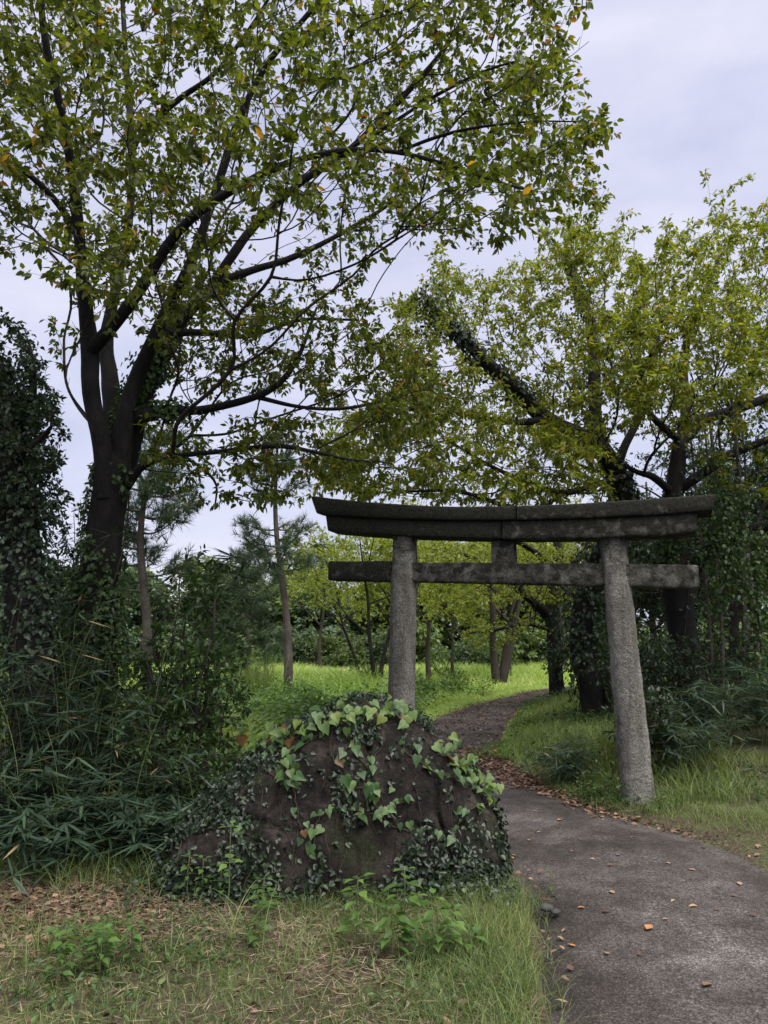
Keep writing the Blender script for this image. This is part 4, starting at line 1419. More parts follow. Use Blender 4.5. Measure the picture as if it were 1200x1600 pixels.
# ================================================================== MEADOW
def pine(name, label, x, y, h, tr, lean, whorls, spread, low, nl=.20, dens=1.0, bend=.15):
    z = float(H(x, y))
    root = thing(name, label, "pine tree", (x, y, z - .05))
    B = np.array([x, y, z - .05])
    k = np.linspace(0, 1, 12)[:, None]
    C = B + np.array([lean[0], lean[1], h]) * k + np.stack([bend * np.sin(k[:, 0] * 7), bend * .6 * np.cos(k[:, 0] * 5) - bend * .6, np.zeros(12)], -1)
    a = catmull(np.c_[C, tr * (1.0 - .82 * k[:, 0]) + .01], .12)
    V, F = tube(a[:, :3], a[:, 3], 12, .10)
    part("trunk", V, F, M['pine_bark'], root, shade=True)
    tp, td = [], []
    for i in range(whorls):
        f = low + (1 - low) * (i + .3) / whorls
        nb = rng.integers(3, 6)
        for b in range(nb):
            if rng.random() < .2:
                continue
            j = int(np.clip(f + rng.normal(0, .012), 0, .995) * len(a))
            an = 6.28 * b / nb + i * 1.9 + rng.uniform(-.4, .4)
            ln = spread * (1.05 - .75 * (f - low) / (1 - low)) * rng.uniform(.55, 1.15)
            d = np.array([math.cos(an), math.sin(an), 0])
            q = np.array([a[j, :3] + d * ln * t + np.array([0, 0, 1.0]) * ln * (-.10 * t + .38 * t ** 2.2) + rng.normal(0, .02 * ln, 3) * (t > 0) for t in (0, .3, .6, 1)])
            c = catmull(np.c_[q, np.array([.030, .022, .015, .007]) * min(1.4, tr / .12)], .12)
            V, F = tube(c[:, :3], c[:, 3], 5)
            part("branch", V, F, M['pine_bark'], root, shade=True)
            # needle bearing shoots on the outer half
            for s in range(int((6 + 8 * ln) * dens)):
                t = rng.uniform(.3, 1.0)
                p = np.array([np.interp(t, np.linspace(0, 1, len(c)), c[:, v]) for v in range(3)])
                dd = unit(d * .7 + rng.normal(0, .5, 3) + np.array([0, 0, .5]))
                sl = rng.uniform(.12, .34)
                p = p + rng.normal(0, .10, 3) * np.array([1, 1, .7]) * (.6 + ln * .4)
                m_ = 26
                u = rng.random(m_)[:, None]
                tp.append(p + dd * sl * u)
                td.append(unit(dd * .75 + rng.normal(0, .55, (m_, 3)) + np.array([0, 0, .12])))
    tp, td = np.concatenate(tp), np.concatenate(td)
    L = rng.uniform(nl * .7, nl * 1.15, len(tp))
    V, F, T = leaves(tp, td, rng.normal(0, 1, (len(tp), 3)), L, np.full(len(tp), .015), (np.array([[0, .5, 0], [0, -.5, 0], [1, 0, 0]]), np.array([[0, 1, 2]])), rng.beta(2, 2, len(tp)))
    part("needle_mass", V, F, M['pine_needle'], root, T, kind="stuff")
    return root


pb = P(449, 1092, 20.5)
pine("pine_tree", "slender young pine with a bare leaning trunk standing in the meadow", pb[0], 20.5, 7.9, .125, (-.55, .1), 10, 1.25, .46, .24, 1.4, .10)
pb = P(215, 1080, 15.0)
pine("pine_tree", "pine with long pale needles partly hidden behind the cherry trunk", pb[0], 15.0, 6.2, .12, (.1, 0), 9, 1.5, .42, .24, 1.8)
pb = P(380, 1070, 27.0)
pine("pine_tree", "bushy low pine behind the slender pine at the meadow's left side", pb[0], 27.0, 5.2, .13, (.1, 0), 10, 2.0, .12, .26, 2.2)

# meadow grass: one sheet of blades nobody could count
def meadow_points(n, y0, y1, xa, xb):
    y = y0 + (y1 - y0) * rng.random(n) ** 1.35
    x = rng.uniform(-1, 1, n)
    x = np.where(x < 0, x * (-xa(y)), x * xb(y))
    d, r = path_d(x, y)
    return x, y, d, r


x, y, d, r = meadow_points(95000, 8.5, 56, lambda y: -(1.5 + .46 * y), lambda y: 1 + .34 * y)
ok = (d > .5) & ~(r & (y < 23) & (x > 0)) & ~((x < -1.7) & (y < 9.5))
x, y, d = x[ok], y[ok], d[ok]
hgt = (.16 + .50 * smooth(.3, 3.0, d)) * np.clip(.85 + .75 * wob2(x, y, 1.6), .3, 2.0) * rng.uniform(.6, 1.25, len(x))
V, F, T = blades(on_ground(x, y), hgt, .012 + .0011 * y, rng.uniform(.4, 1.3, len(x)), np.clip(.48 + .42 * wob2(x, y, 2.4) + rng.normal(0, .16, len(x)), 0, 1), 2)
mg = link("meadow_grass", mesh_data("meadow_grass", V, F, M['meadow_grass'], T), kind="stuff")
mg["label"] = "bright green tall grass of the open meadow beyond the gate"
# broad leaved weeds through the meadow edge
x, y, d, r = meadow_points(9000, 8.0, 24, lambda y: -(.6 + .30 * y), lambda y: .3 + .2 * y)
ok = (d > .35) & ~(r & (x > 0)) & ~((x < -1.9) & (y < 9))
x, y, d = x[ok], y[ok], d[ok]
cl = smooth(-.1, .5, wob2(x, y, .7)) + .15
ok = rng.random(len(x)) < cl
x, y = x[ok], y[ok]
base = np.repeat(on_ground(x, y), 6, 0)
hh = rng.uniform(.15, .75, len(x)).repeat(6) * rng.uniform(.35, 1, len(base))
pt = base + np.stack([rng.normal(0, .06, len(base)), rng.normal(0, .06, len(base)), hh], -1)
az = rng.uniform(0, 6.28, len(pt))
V, F, T = leaves(pt, np.stack([np.cos(az), np.sin(az), rng.normal(-.15, .3, len(pt))], -1), np.array([0, 0, 1.0]) + rng.normal(0, .4, (len(pt), 3)),
                 rng.uniform(.07, .15, len(pt)), rng.uniform(.04, .08, len(pt)), T_DIAM, rng.beta(2, 2, len(pt)))
mw = link("meadow_weeds", mesh_data("meadow_weeds", V, F, M['weed_leaf'], T), kind="stuff")
mw["label"] = "broad leaved green weeds along the near edge of the meadow"


def tuft(name, label, x, y, n, h0, h1, w, mat, lean=(.15, .7), r=.1, seg=5, group=None, cat="grass tuft", tint=None):
    z = float(H(x, y))
    B = np.array([x, y, z])
    p = B + np.c_[rng.normal(0, r, (n, 2)), np.zeros(n)]
    V, F, T = blades(p, rng.uniform(h0, h1, n), w, rng.uniform(*lean, n), rng.beta(2, 2, n) * .9 if tint is None else np.full(n, tint), seg, droop=.9)
    o = thing(name, label, cat, tuple(B), group)
    part("blade_mass", V, F, M[mat], o, T, kind="stuff")
    return o


pb = P(402, 1095, 19.5)
tuft("pampas_grass", "tall spiky clump of pampas grass left of the pine trunk", pb[0], 19.5, 260, .9, 1.7, .022, 'bank_grass', (.1, .6), .28)

# ---- small trees in and along the meadow
def px_tree(px, Y):
    return P(px, 1050, Y)[0], Y


x, y = px_tree(590, 25.5)
free_tree("young_cherry", "two stemmed young cherry with dark stems left of the left pillar", x, y, 6.2, 2.6, 1.9, .09, 420, 'yellow_leaf', .11, .16, 2.2, stems=2, bark='cherry_bark', shoot=.35)
x, y = px_tree(566, 31)
free_tree("young_cherry", "thin slanting young cherry in the meadow between pine and gate", x, y, 7.4, 3.0, 2.2, .07, 460, 'yellow_leaf', .12, .18, 2.2, lean=(-1.7, 0), bark='cherry_bark', shoot=.4)
x, y = px_tree(672, 26)
t1 = free_tree("young_cherry", "ivy wrapped thin cherry seen just right of the left pillar", x, y, 7.4, 2.9, 2.1, .10, 460, 'yellow_leaf', .11, .16, 2.2, bark='mossy_bark', shoot=.4)
x, y = px_tree(706, 30)
dup(t1, "second thin cherry right of the left pillar, farther into the meadow", x, y, 2.0, .8)
x, y = px_tree(777, 29.5)
free_tree("forked_cherry", "forked ivy wrapped cherry with three stems framed inside the gate", x, y, 7.8, 3.8, 2.6, .17, 640, 'yellow_leaf', .11, .17, 2.2, stems=3, bark='mossy_bark', shoot=.45)
x, y = px_tree(795, 34)
dup(t1, "pale slim cherry right of the forked cherry inside the gate", x, y, 4.1, 1.15)
x, y = px_tree(500, 42)
dup(t1, "far yellow green cherry at the back of the meadow, left of the gate", x, y, 1.1, 1.2)
x, y = px_tree(640, 44)
dup(t1, "far yellow green cherry at the back of the meadow, behind the left pillar", x, y, 5.1, 1.35)
x, y = px_tree(880, 38)
dup(t1, "far cherry where the path disappears behind the trees", x, y, 3.1, 1.35)

L3 = [[(872, 1102, 20.5, 13), (868, 1050, 20.5, 11), (866, 1000, 20.5, 11), (862, 960, 20.5, 11), (868, 910, 20.5, 10), (872, 870, 20.6, 8), (868, 820, 20.7, 6)],
      [(862, 968, 20.5, 9), (840, 945, 20.2, 8), (815, 925, 20, 7), (790, 905, 19.8, 6), (760, 880, 19.5, 4), (720, 865, 19.2, 2)],
      [(864, 985, 20.5, 4), (820, 975, 20, 3), (770, 985, 19.5, 2.4), (725, 990, 19.2, 1.4)],
      [(868, 900, 20.5, 6), (845, 870, 20, 5), (815, 850, 19.5, 4), (780, 838, 19, 3), (740, 840, 18.7, 1.6)],
      [(870, 900, 20.5, 6), (905, 870, 20.5, 5), (930, 830, 20.5, 4)]]
r3 = [limb(q, .2) for q in L3]
p3_ = np.concatenate([sample_poly([(655, 850), (760, 835), (950, 800), (960, 900), (880, 940), (800, 935), (740, 950), (660, 960)], 800, 17, 22.5),
                      sample_poly([(700, 960), (840, 950), (850, 990), (760, 1010), (700, 1000)], 60, 18.5, 20.5)])
b3 = P(872, 1102, 20.5)
guided_tree("cherry_tree", "cherry at the path bend with a bough arching left over the path", "tree", (b3[0], b3[1], float(H(b3[0], b3[1]))), r3, [.6, .3, .2, .2, .2], p3_,
            'yellow_leaf', .09, .14, 2.6, 5, .3, step=.25, r_tip=.004, shoot=.35, ratio=.45, tmpl=T_DIAM)

# ================================================================== BACKDROP: tree line round the meadow
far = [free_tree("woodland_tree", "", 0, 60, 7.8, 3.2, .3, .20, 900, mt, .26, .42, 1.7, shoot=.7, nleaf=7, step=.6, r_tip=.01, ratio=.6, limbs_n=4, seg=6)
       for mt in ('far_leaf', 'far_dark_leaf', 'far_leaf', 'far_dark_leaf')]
spots = [(-29, 52, 0, 1.1, "broad pale green tree at the far left end of the tree line"),
         (-24.5, 49, 1, 1.0, "dark green tree at the far left of the tree line, behind the bamboo"),
         (-20.0, 51, 2, 1.0, "rounded tree in the tree line behind the tall cherry trunk"),
         (-16.2, 48, 3, .92, "dark tree in the tree line just right of the tall cherry trunk"),
         (-13.0, 52, 0, 1.0, "light green tree in the tree line behind the leafy shrub"),
         (-10.0, 50, 1, .95, "dark green tree in the tree line left of the slender pine"),
         (-7.4, 53, 2, .88, "olive tree in the tree line behind the slender pine"),
         (-4.4, 52, 3, .80, "small dark tree in the tree line right of the slender pine"),
         (-1.5, 54, 0, .95, "light tree in the tree line left of the gate's left pillar"),
         (2.0, 55, 1, 1.05, "dark tree in the tree line right behind the left pillar"),
         (6.0, 56, 2, 1.1, "light tree in the tree line above the bright meadow inside the gate"),
         (10.5, 54, 3, 1.15, "dark tree in the tree line inside the gate, left of the bend"),
         (15.0, 52, 0, 1.2, "light tree in the tree line behind the path bend"),
         (-34, 58, 3, 1.3, "tall dark tree at the left rear of the tree line"),
         (-8.8, 62, 1, 1.15, "tall dark tree rising behind the tree line near the pine"),
         (-14.5, 63, 2, 1.2, "tall light tree rising behind the tree line left of the pine"),
         (20, 50, 1, 1.3, "dark tree right of the path beyond the bend"),
         (26, 47, 2, 1.35, "broad light tree far right beyond the bend")]
used = set()
for x, y, k, sc, lb in spots:
    if k in used:
        o = copy_tree(far[k])
    else:
        o = far[k]; used.add(k)
    o.location = (x, y, float(H(x, y)) - .1)
    o.rotation_euler = (0, 0, rng.uniform(0, 6.28))
    o.scale = (sc * 1.3, sc * 1.3, sc)
    o["label"] = lb
    o["group"] = "trees of the far tree line"

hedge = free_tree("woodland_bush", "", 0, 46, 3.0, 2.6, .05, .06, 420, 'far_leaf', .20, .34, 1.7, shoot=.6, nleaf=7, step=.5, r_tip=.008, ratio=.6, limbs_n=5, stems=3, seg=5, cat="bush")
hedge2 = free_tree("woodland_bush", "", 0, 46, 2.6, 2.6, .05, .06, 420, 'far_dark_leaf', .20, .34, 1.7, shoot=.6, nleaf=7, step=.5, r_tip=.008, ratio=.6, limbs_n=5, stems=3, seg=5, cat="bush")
side = ["behind the left bamboo", "left of the tall cherry trunk", "right behind the tall cherry trunk", "behind the leafy shrub", "left of the bushy low pine", "behind the bushy low pine",
        "left of the slender pine trunk", "right of the slender pine trunk", "below the slanting young cherry", "behind the two stemmed young cherry", "behind the left pillar", "right of the left pillar",
        "left of the forked cherry", "right of the forked cherry", "at the path bend", "beyond the path bend",
        "deep behind the gate", "right of the gate", "behind the right wood", "past the right wood"]
for i, sd in enumerate(side):
    x = -25 + 2.75 * i + rng.uniform(-.5, .5) if i < 16 else (13, 15.5, 18.5, 22)[i - 16]
    y = (46 + rng.uniform(-1.5, 2) + (2 if i > 11 else 0)) if i < 16 else (29, 28, 27, 27)[i - 16]
    src = (hedge, hedge2)[i % 2]
    o = src if i < 2 else copy_tree(src)
    o.location = (x, y, float(H(x, y)) - .1)
    o.rotation_euler = (0, 0, rng.uniform(0, 6.28))
    k = rng.uniform(.75, 1.15)
    o.scale = (k * 1.1, k * 1.1, k)
    o["label"] = "%s bush at the far edge of the meadow, %s" % (("light", "dark")[i % 2], sd)
    o["group"] = "bushes at the far edge of the meadow"

# ================================================================== RIGHT: dark wood behind the gate
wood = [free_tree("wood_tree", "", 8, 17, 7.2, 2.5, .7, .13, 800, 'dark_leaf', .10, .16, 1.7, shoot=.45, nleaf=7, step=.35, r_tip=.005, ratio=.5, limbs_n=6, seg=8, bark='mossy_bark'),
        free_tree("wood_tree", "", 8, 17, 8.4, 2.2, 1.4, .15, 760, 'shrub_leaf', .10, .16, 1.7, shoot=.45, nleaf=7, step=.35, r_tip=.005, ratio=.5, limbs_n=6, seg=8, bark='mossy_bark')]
ws = [(7.6, 15.6, 0, 1.0, "dark leafy tree right of the black cherry trunk"), (9.8, 14.6, 1, 1.05, "dark tree at the right edge of the wood"),
      (8.0, 18.8, 1, .95, "slim tree deep in the wood behind the black cherry trunk"), (10.8, 18.6, 0, 1.15, "bulky dark tree deep in the right wood"),
      (6.2, 18.0, 0, .85, "dark tree between the ivy cherry and the black trunk"), (13.0, 17.0, 1, 1.2, "tall tree just outside the right edge"),
      (8.6, 23.0, 0, 1.1, "dark tree at the back of the wood beside the bend"), (12.0, 24.0, 1, 1.2, "tall tree closing the back of the wood"),
      (16, 22, 0, 1.3, "broad dark tree at the far right of the wood"), (6.9, 21.5, 1, .8, "young tree on the bank right of the path bend")]
used = set()
for x, y, k, sc, lb in ws:
    if k in used:
        o = copy_tree(wood[k])
    else:
        o = wood[k]; used.add(k)
    o.location = (x, y, float(H(x, y)) - .08)
    o.rotation_euler = (0, 0, rng.uniform(0, 6.28))
    o.scale = (sc, sc, sc)
    o["label"] = lb
    o["group"] = "trees of the dark wood on the right"

# thin pale stems standing in the wood
for i, (pxa, pxb, Y, r, lb) in enumerate([(1185, 1165, 11.0, .05, "pale thin leaning stem at the right edge of the wood"), (1128, 1118, 12.8, .04, "thin twin stem right of the black cherry trunk"),
                                          (1112, 1095, 13.4, .045, "slender crooked stem just behind the black cherry trunk"), (1150, 1175, 14, .05, "thin stem deep in the wood, leaning right")]):
    a = np.array([P(pxa, 1120, Y), P((pxa * .65 + pxb * .35) + 4, 1000, Y), P(pxa * .4 + pxb * .6 - 3, 880, Y), P(pxb - 10, 740, Y), P(pxb - 22, 620, Y)])
    a[0, 2] = float(H(a[0, 0], a[0, 1])) - .05
    c = catmull(np.c_[a, np.linspace(r, r * .35, 5)], .15)
    root = thing("sapling", lb, "sapling", tuple(a[0]))
    V, F = tube(c[:, :3], c[:, 3], 8, .08)
    part("trunk", V, F, M['pine_bark'], root, shade=True)
    N0 = c[int(len(c) * .4):, :3]
    pp = N0[rng.integers(0, len(N0), 90)] + rng.normal(0, .4, (90, 3))
    nodes, par, w, m0 = grow(N0, np.linspace(0, 3, len(N0)), pp, .3, .15)
    V, F = sticks(nodes, par, w, m0, .002)
    part("twig_mass", V, F, M['twig_bark'], root, kind="stuff")
    pt, tw = leaf_spots(nodes, par, w, m0, 5, 4)
    pt, D, Nn, Ls, W = cherry_leaves(pt, tw, .06, .10)
    V, F, T = leaves(pt, D, Nn, Ls, W, T_OVATE, rng.beta(2, 2, len(pt)))
    part("foliage", V, F, M['dark_leaf'], root, T, kind="stuff")

# hanging vines in the wood
for i, (px, y0, y1, Y, lb) in enumerate([(1108, 700, 1060, 10.8, "leafy vine curtain hanging right of the gate"), (1145, 760, 1010, 10.6, "hanging vine strands near the right edge"),
                                         (1050, 800, 900, 11.6, "short vine strand hanging in front of the black trunk"), (1180, 830, 1100, 10.2, "long vine strands hanging at the right edge")]):
    root = thing("hanging_vine", lb, "vine", tuple(P(px, y1, Y)))
    fp, sb = [], Buf()
    for s in range(9):
        xo = rng.normal(0, 14)
        c = np.array([P(px + xo + rng.normal(0, 3), y0 + (y1 - y0) * t * rng.uniform(.9, 1), Y + rng.normal(0, .03)) for t in np.linspace(0, rng.uniform(.5, 1), 9)])
        V, F = tube(c, np.full(9, .004), 4)
        sb.add(V, F)
        k = 80
        t = rng.random(k) * 8
        fp.append(np.stack([np.interp(t, np.arange(9), c[:, v]) for v in range(3)], -1) + rng.normal(0, .05, (k, 3)))
    V, F, T = sb.get()
    part("stem_mass", V, F, M['vine_stem'], root, kind="stuff")
    fp = np.concatenate(fp)
    D = np.array([0, 0, -.7]) + rng.normal(0, .5, (len(fp), 3))
    V, F, T = leaves(fp, D, rng.normal(0, .6, (len(fp), 3)) + np.array([0, -.6, .5]), rng.uniform(.05, .09, len(fp)), rng.uniform(.035, .06, len(fp)), T_OVATE, rng.beta(2, 2, len(fp)))
    part("foliage", V, F, M['shrub_leaf'], root, T, kind="stuff")

# undergrowth of the wood
for x, y, n_, h0, h1, sp, lb in [(3.9, 9.2, 34, .4, .9, .6, "bamboo at the foot of the bank right of the right pillar"), (4.9, 9.4, 40, .4, 1.1, .7, "bamboo thicket at the right edge below the wood"),
                                 (5.6, 10.6, 36, .5, 1.3, .8, "bamboo in front of the black cherry trunk"), (6.6, 11.2, 36, .6, 1.5, .8, "tall bamboo at the right rear edge"),
                                 (6.0, 9.2, 40, .4, 1.0, .7, "bamboo in the short grass at the far right edge"), (7.0, 10.0, 40, .5, 1.2, .8, "bamboo just past the right picture edge"),
                                 (3.35, 8.45, 18, .25, .6, .35, "small bamboo right beside the right pillar"), (2.15, 8.7, 14, .2, .5, .25, "bamboo sprouts on the bank left of the right pillar")]:
    bamboo("dwarf_bamboo", lb, x, y, n_, h0, h1, sp, group="dwarf bamboo below the wood", fans=6, per=5, leafL=(.15, .26))
for x, y, h, r_, n_, mt, lb in [(3.05, 8.7, 1.0, .42, 300, 'dark_leaf', "dark shrub half hidden behind the right pillar"), (4.6, 11.6, 1.5, .9, 420, 'dark_leaf', "dark bush left of the black cherry trunk"),
                                (4.2, 13.4, 1.6, .9, 420, 'shrub_leaf', "bush at the foot of the ivy clad leaning cherry"), (7.6, 12.6, 2.2, 1.1, 520, 'dark_leaf', "big dark bush at the right edge of the wood"),
                                (5.6, 16.0, 2.0, 1.1, 460, 'shrub_leaf', "bush in the wood beyond the leaning cherry"), (6.3, 13.6, 1.8, 1.0, 460, 'dark_leaf', "dark bush right behind the black trunk"),
                                (9.0, 12.4, 3.0, 1.3, 620, 'dark_leaf', "tall dark bush just past the right edge"), (5.9, 19.5, 1.7, 1.1, 380, 'shrub_leaf', "bush behind the cherry at the path bend")]:
    shrub("undergrowth_shrub", lb, x, y, h, r_, n_, mt, .05, .10, 1.1, group="shrubs under the wood", nleaf=6, shoot=.2)
for x, y, h, r_, lb in [(1.0, 20.5, .8, .6, "low bush at the meadow side of the path, left"), (2.2, 23.5, .9, .7, "low bush beside the path below the forked cherry"), (-1.3, 12.4, .7, .6, "leafy weed bush just behind the boulder"),
                        (-.4, 15.0, .6, .6, "green weed bush left of the left pillar's foot"), (-2.0, 16.5, .8, .7, "weed bush at the foot of the slender pine"),
                        (-4.6, 24, 1.3, 1.1, "tall weed bush in the meadow left of the slender pine"), (-.6, 28, 1.2, 1.0, "rounded bush in the meadow under the young cherries"),
                        (2.6, 33, 1.5, 1.3, "leafy bush in the meadow right of the left pillar"), (-6.5, 35, 1.5, 1.6, "broad bush half way across the meadow on the left"), (5.2, 38, 1.7, 1.5, "broad bush at the back of the meadow inside the gate")]:
    shrub("meadow_bush", lb, x, y, h, r_, 200, 'weed_leaf', .06, .11, 1.0, group="weed bushes along the meadow", tmpl=T_DIAM)

# ================================================================== GRASS ON THE BANK AND VERGES
BO_C = np.array([-.33, 5.35])


def off_boulder(x, y):
    return ~((np.abs(x + .33) < 1.12) & (np.abs(y - 5.42) < .66))


def verge(name, label, n, x0, x1, y0, y1, keep, h, w, lean, mat, tintf, seg=3, bias=1.0):
    x = rng.uniform(x0, x1, n)
    y = y0 + (y1 - y0) * rng.random(n) ** bias
    d, r = path_d(x, y)
    ok = keep(x, y, d, r)
    x, y, d = x[ok], y[ok], d[ok]
    hh = h(x, y, d) * rng.uniform(.5, 1.3, len(x))
    ww = w(y) if callable(w) else w
    V, F, T = blades(on_ground(x, y), hh, ww, rng.uniform(*lean, len(x)), np.clip(tintf(x, y) + rng.normal(0, .15, len(x)), 0, 1), seg)
    o = link(name, mesh_data(name, V, F, M[mat], T), kind="stuff")
    o["label"] = label
    return o


verge("bank_grass", "green grass on the low bank right of the path, behind the gate", 70000, 1.4, 8.5, 7.6, 25,
      lambda x, y, d, r: r & (d > .02) & (x < 1.7 + .27 * y) & (rng.random(len(x)) < .35 + .65 * smooth(-.35, .3, wob2(x, y, .5))) & (rng.random(len(x)) > .75 * smooth(1.6, 3.5, d)),
      lambda x, y, d: (.08 + .20 * smooth(.1, 1.2, d)) * np.clip(.85 + 1.1 * wob2(x, y, .35), .25, 2), lambda y: .006 + .0005 * y, (.3, 1.0), 'bank_grass', lambda x, y: .5 + .25 * wob2(x, y, .6), 3, 1.3)
verge("verge_grass", "short grass in front of the wood at the right edge", 17000, 1.9, 6.0, 5.2, 9.0,
      lambda x, y, d, r: r & (d > .0) & (rng.random(len(x)) < .25 + .75 * smooth(.0, .35, d)), lambda x, y, d: (.03 + .10 * smooth(.05, .8, d)) * np.clip(.8 + 1.1 * wob2(x, y, .28), .25, 2), .006, (.4, 1.5), 'bank_grass', lambda x, y: .55 + .25 * wob2(x, y, .4))
verge("meadow_verge_grass", "mown yellow green grass strip along the left side of the path", 16000, -.6, 7, 9.5, 30,
      lambda x, y, d, r: (~r) & (d > 0) & (d < 1.1), lambda x, y, d: .08 + .12 * smooth(.2, 1, d), lambda y: .006 + .0007 * y, (.3, 1.0), 'meadow_grass', lambda x, y: .62 + 0 * x)

# foreground: thin grass, denser along the path and in patches, bare where the litter lies
def fg_keep(x, y, d, r):
    bare = smooth(.05, .45, wob2(x + 7, y, .32)) * .8
    lit = np.exp(-(((x + 1.75) / .55) ** 2 + ((y - 4.55) / .45) ** 2)) * .55
    edge = smooth(.9, .1, d)
    p = np.clip(.75 - bare - lit + .7 * edge, .05, 1)
    return (~r | (d < 0)) & ((d > -.02) | ((d > -.16) & (rng.random(len(x)) < .25) & (wob2(x, y, .15) > 0))) & off_boulder(x, y) & (rng.random(len(x)) < p)


verge("foreground_grass", "tangled short grass in the foreground below the boulder", 66000, -3.6, 1.0, 2.6, 6.6, fg_keep,
      lambda x, y, d: .06 + .08 * smooth(.9, .1, d) + .07 * np.clip(wob2(x, y, .3), 0, 1), .0045, (.3, 1.3), 'bank_grass', lambda x, y: .50 + .3 * wob2(x, y, .35), 2, .9)

verge("thicket_grass", "long tangled grass between the bamboo thicket and the leaf litter", 11000, -3.6, -1.0, 4.7, 6.1,
      lambda x, y, d, r: off_boulder(x, y) & (rng.random(len(x)) < smooth(4.5, 5.5, y + .7 * wob2(x, y, .4))), lambda x, y, d: .08 + .18 * smooth(-.3, .5, wob2(x, y, .3)), .005, (.4, 1.4), 'bank_grass', lambda x, y: .22 + .5 * wob2(x, y, .3), 3)


def weedlets(name, label, n, x0, x1, y0, y1, keep, h, L, mat, tint=(2, 2)):
    """small broad leaves mixed through the grass"""
    x, y = rng.uniform(x0, x1, n), rng.uniform(y0, y1, n)
    d, r = path_d(x, y)
    ok = keep(x, y, d, r)
    x, y = x[ok], y[ok]
    b = np.repeat(on_ground(x, y), 5, 0)
    hh = (rng.uniform(.3, 1, len(x)) * h).repeat(5) * rng.uniform(.3, 1, len(b))
    p = b + np.c_[rng.normal(0, .03, (len(b), 2)), hh]
    az = rng.uniform(0, 6.28, len(b))
    ll = rng.uniform(.6, 1.2, len(b)) * L
    V, F, T = leaves(p, np.stack([np.cos(az), np.sin(az), rng.normal(-.1, .35, len(b))], -1), np.array([0, 0, 1.0]) + rng.normal(0, .4, (len(b), 3)), ll, ll * rng.uniform(.35, .6, len(b)),
                     T_OVATE, rng.beta(*tint, len(b)))
    o = link(name, mesh_data(name, V, F, M[mat], T), kind="stuff")
    o["label"] = label


weedlets("foreground_weeds", "small broad leaved weeds scattered through the foreground grass", 2600, -3.4, .9, 2.7, 5.6,
         lambda x, y, d, r: (d > .03) & off_boulder(x, y) & (rng.random(len(x)) < smooth(-.05, .5, wob2(x, y + 3, .28))), .09, .034, 'shrub_leaf')
weedlets("bank_weeds", "small broad leaved weeds scattered over the grassy bank", 4200, 1.5, 7.5, 7.3, 20,
         lambda x, y, d, r: r & (d > .1) & (x < 1.7 + .25 * y) & (rng.random(len(x)) < smooth(-.2, .5, wob2(x, y + 3, .5))), .32, .07, 'shrub_leaf')
weedlets("verge_weeds", "small broad leaved weeds in the short grass at the right edge", 1500, 2.0, 5.5, 5.4, 8.6,
         lambda x, y, d, r: r & (d > .05) & (rng.random(len(x)) < smooth(-.1, .4, wob2(x, y + 5, .3))), .12, .05, 'shrub_leaf')
weedlets("thicket_ivy", "small dark ivy leaves carpeting the ground of the left thicket", 5200, -3.8, -1.2, 5.2, 7.2,
         lambda x, y, d, r: off_boulder(x, y), .42, .045, 'ivy_small')
# dry grass and straw lying flat
n_ = 34000
x, y = rng.uniform(-3.4, .95, n_), rng.uniform(2.6, 6.2, n_)
d, r = path_d(x, y)
ok = (d > -.03) & off_boulder(x, y) & (rng.random(n_) < .25 + .75 * smooth(-.1, .45, wob2(x + 7, y, .32)))
x, y = x[ok], y[ok]
p = on_ground(x, y, 0) + np.c_[np.zeros((len(x), 2)), rng.uniform(.004, .04, len(x))]
az = rng.uniform(0, 6.28, len(x))
V, F, T = leaves(p, np.stack([np.cos(az), np.sin(az), rng.normal(0, .18, len(x))], -1), np.array([0, 0, 1.0]) + rng.normal(0, .3, (len(x), 3)),
                 rng.uniform(.03, .12, len(x)), rng.uniform(.0015, .0045, len(x)), T_LANCE, rng.beta(2, 2, len(x)))
o = link("dry_straw", mesh_data("dry_straw", V, F, M['straw'], T), kind="stuff")
o["label"] = "pale dry grass and straw lying among the foreground grass"

# leaf litter: drifts along the path, the patch on the left, the carpet on the far path
lx, ly, lz = [], [], []


def litter(n, xf, yf, ok):
    x, y = xf(n), yf(n)
    d, r = path_d(x, y)
    k = ok(x, y, d, r)
    x, y, d = x[k], y[k], d[k]
    lx.append(x); ly.append(y)
    lz.append(np.where(d < 0, path_z(x, y) + .004, H(x, y)) + rng.uniform(.003, .022, len(x)))


U = lambda a, b: (lambda n: rng.uniform(a, b, n))
G_ = lambda m_, s: (lambda n: rng.normal(m_, s, n))
litter(1500, G_(-1.75, .38), G_(4.6, .33), lambda x, y, d, r: off_boulder(x, y))
litter(1600, U(-3.2, .95), U(2.8, 6), lambda x, y, d, r: (d > 0) & off_boulder(x, y) & (rng.random(len(x)) < .45))
litter(13000, U(1.3, 3.6), U(5.0, 11.6), lambda x, y, d, r: r & (d > -.45) & (d < .28) & (rng.random(len(x)) < np.exp(-((d + .02) / .16) ** 2) * np.clip(.55 + 1.2 * wob2(x, y, .3), .1, 1)))
litter(3800, U(1.0, 2.3), U(8.3, 11.8), lambda x, y, d, r: r & (d < .12) & (d > -.8) & (rng.random(len(x)) < .2 + .8 * smooth(-.6, -.1, d)))
litter(20000, U(.3, 7), U(10, 27), lambda x, y, d, r: (d < .15) & (rng.random(len(x)) < .6))
litter(700, U(.2, 1.3), U(3, 7), lambda x, y, d, r: (~r) & (d > -.22) & (d < .4) & (rng.random(len(x)) < smooth(-.3, .5, wob2(x, y, .25))))
x, y, z = np.concatenate(lx), np.concatenate(ly), np.concatenate(lz)
az = rng.uniform(0, 6.28, len(x))
L = rng.uniform(.025, .062, len(x)) * np.where(y > 7, 1.25, 1)
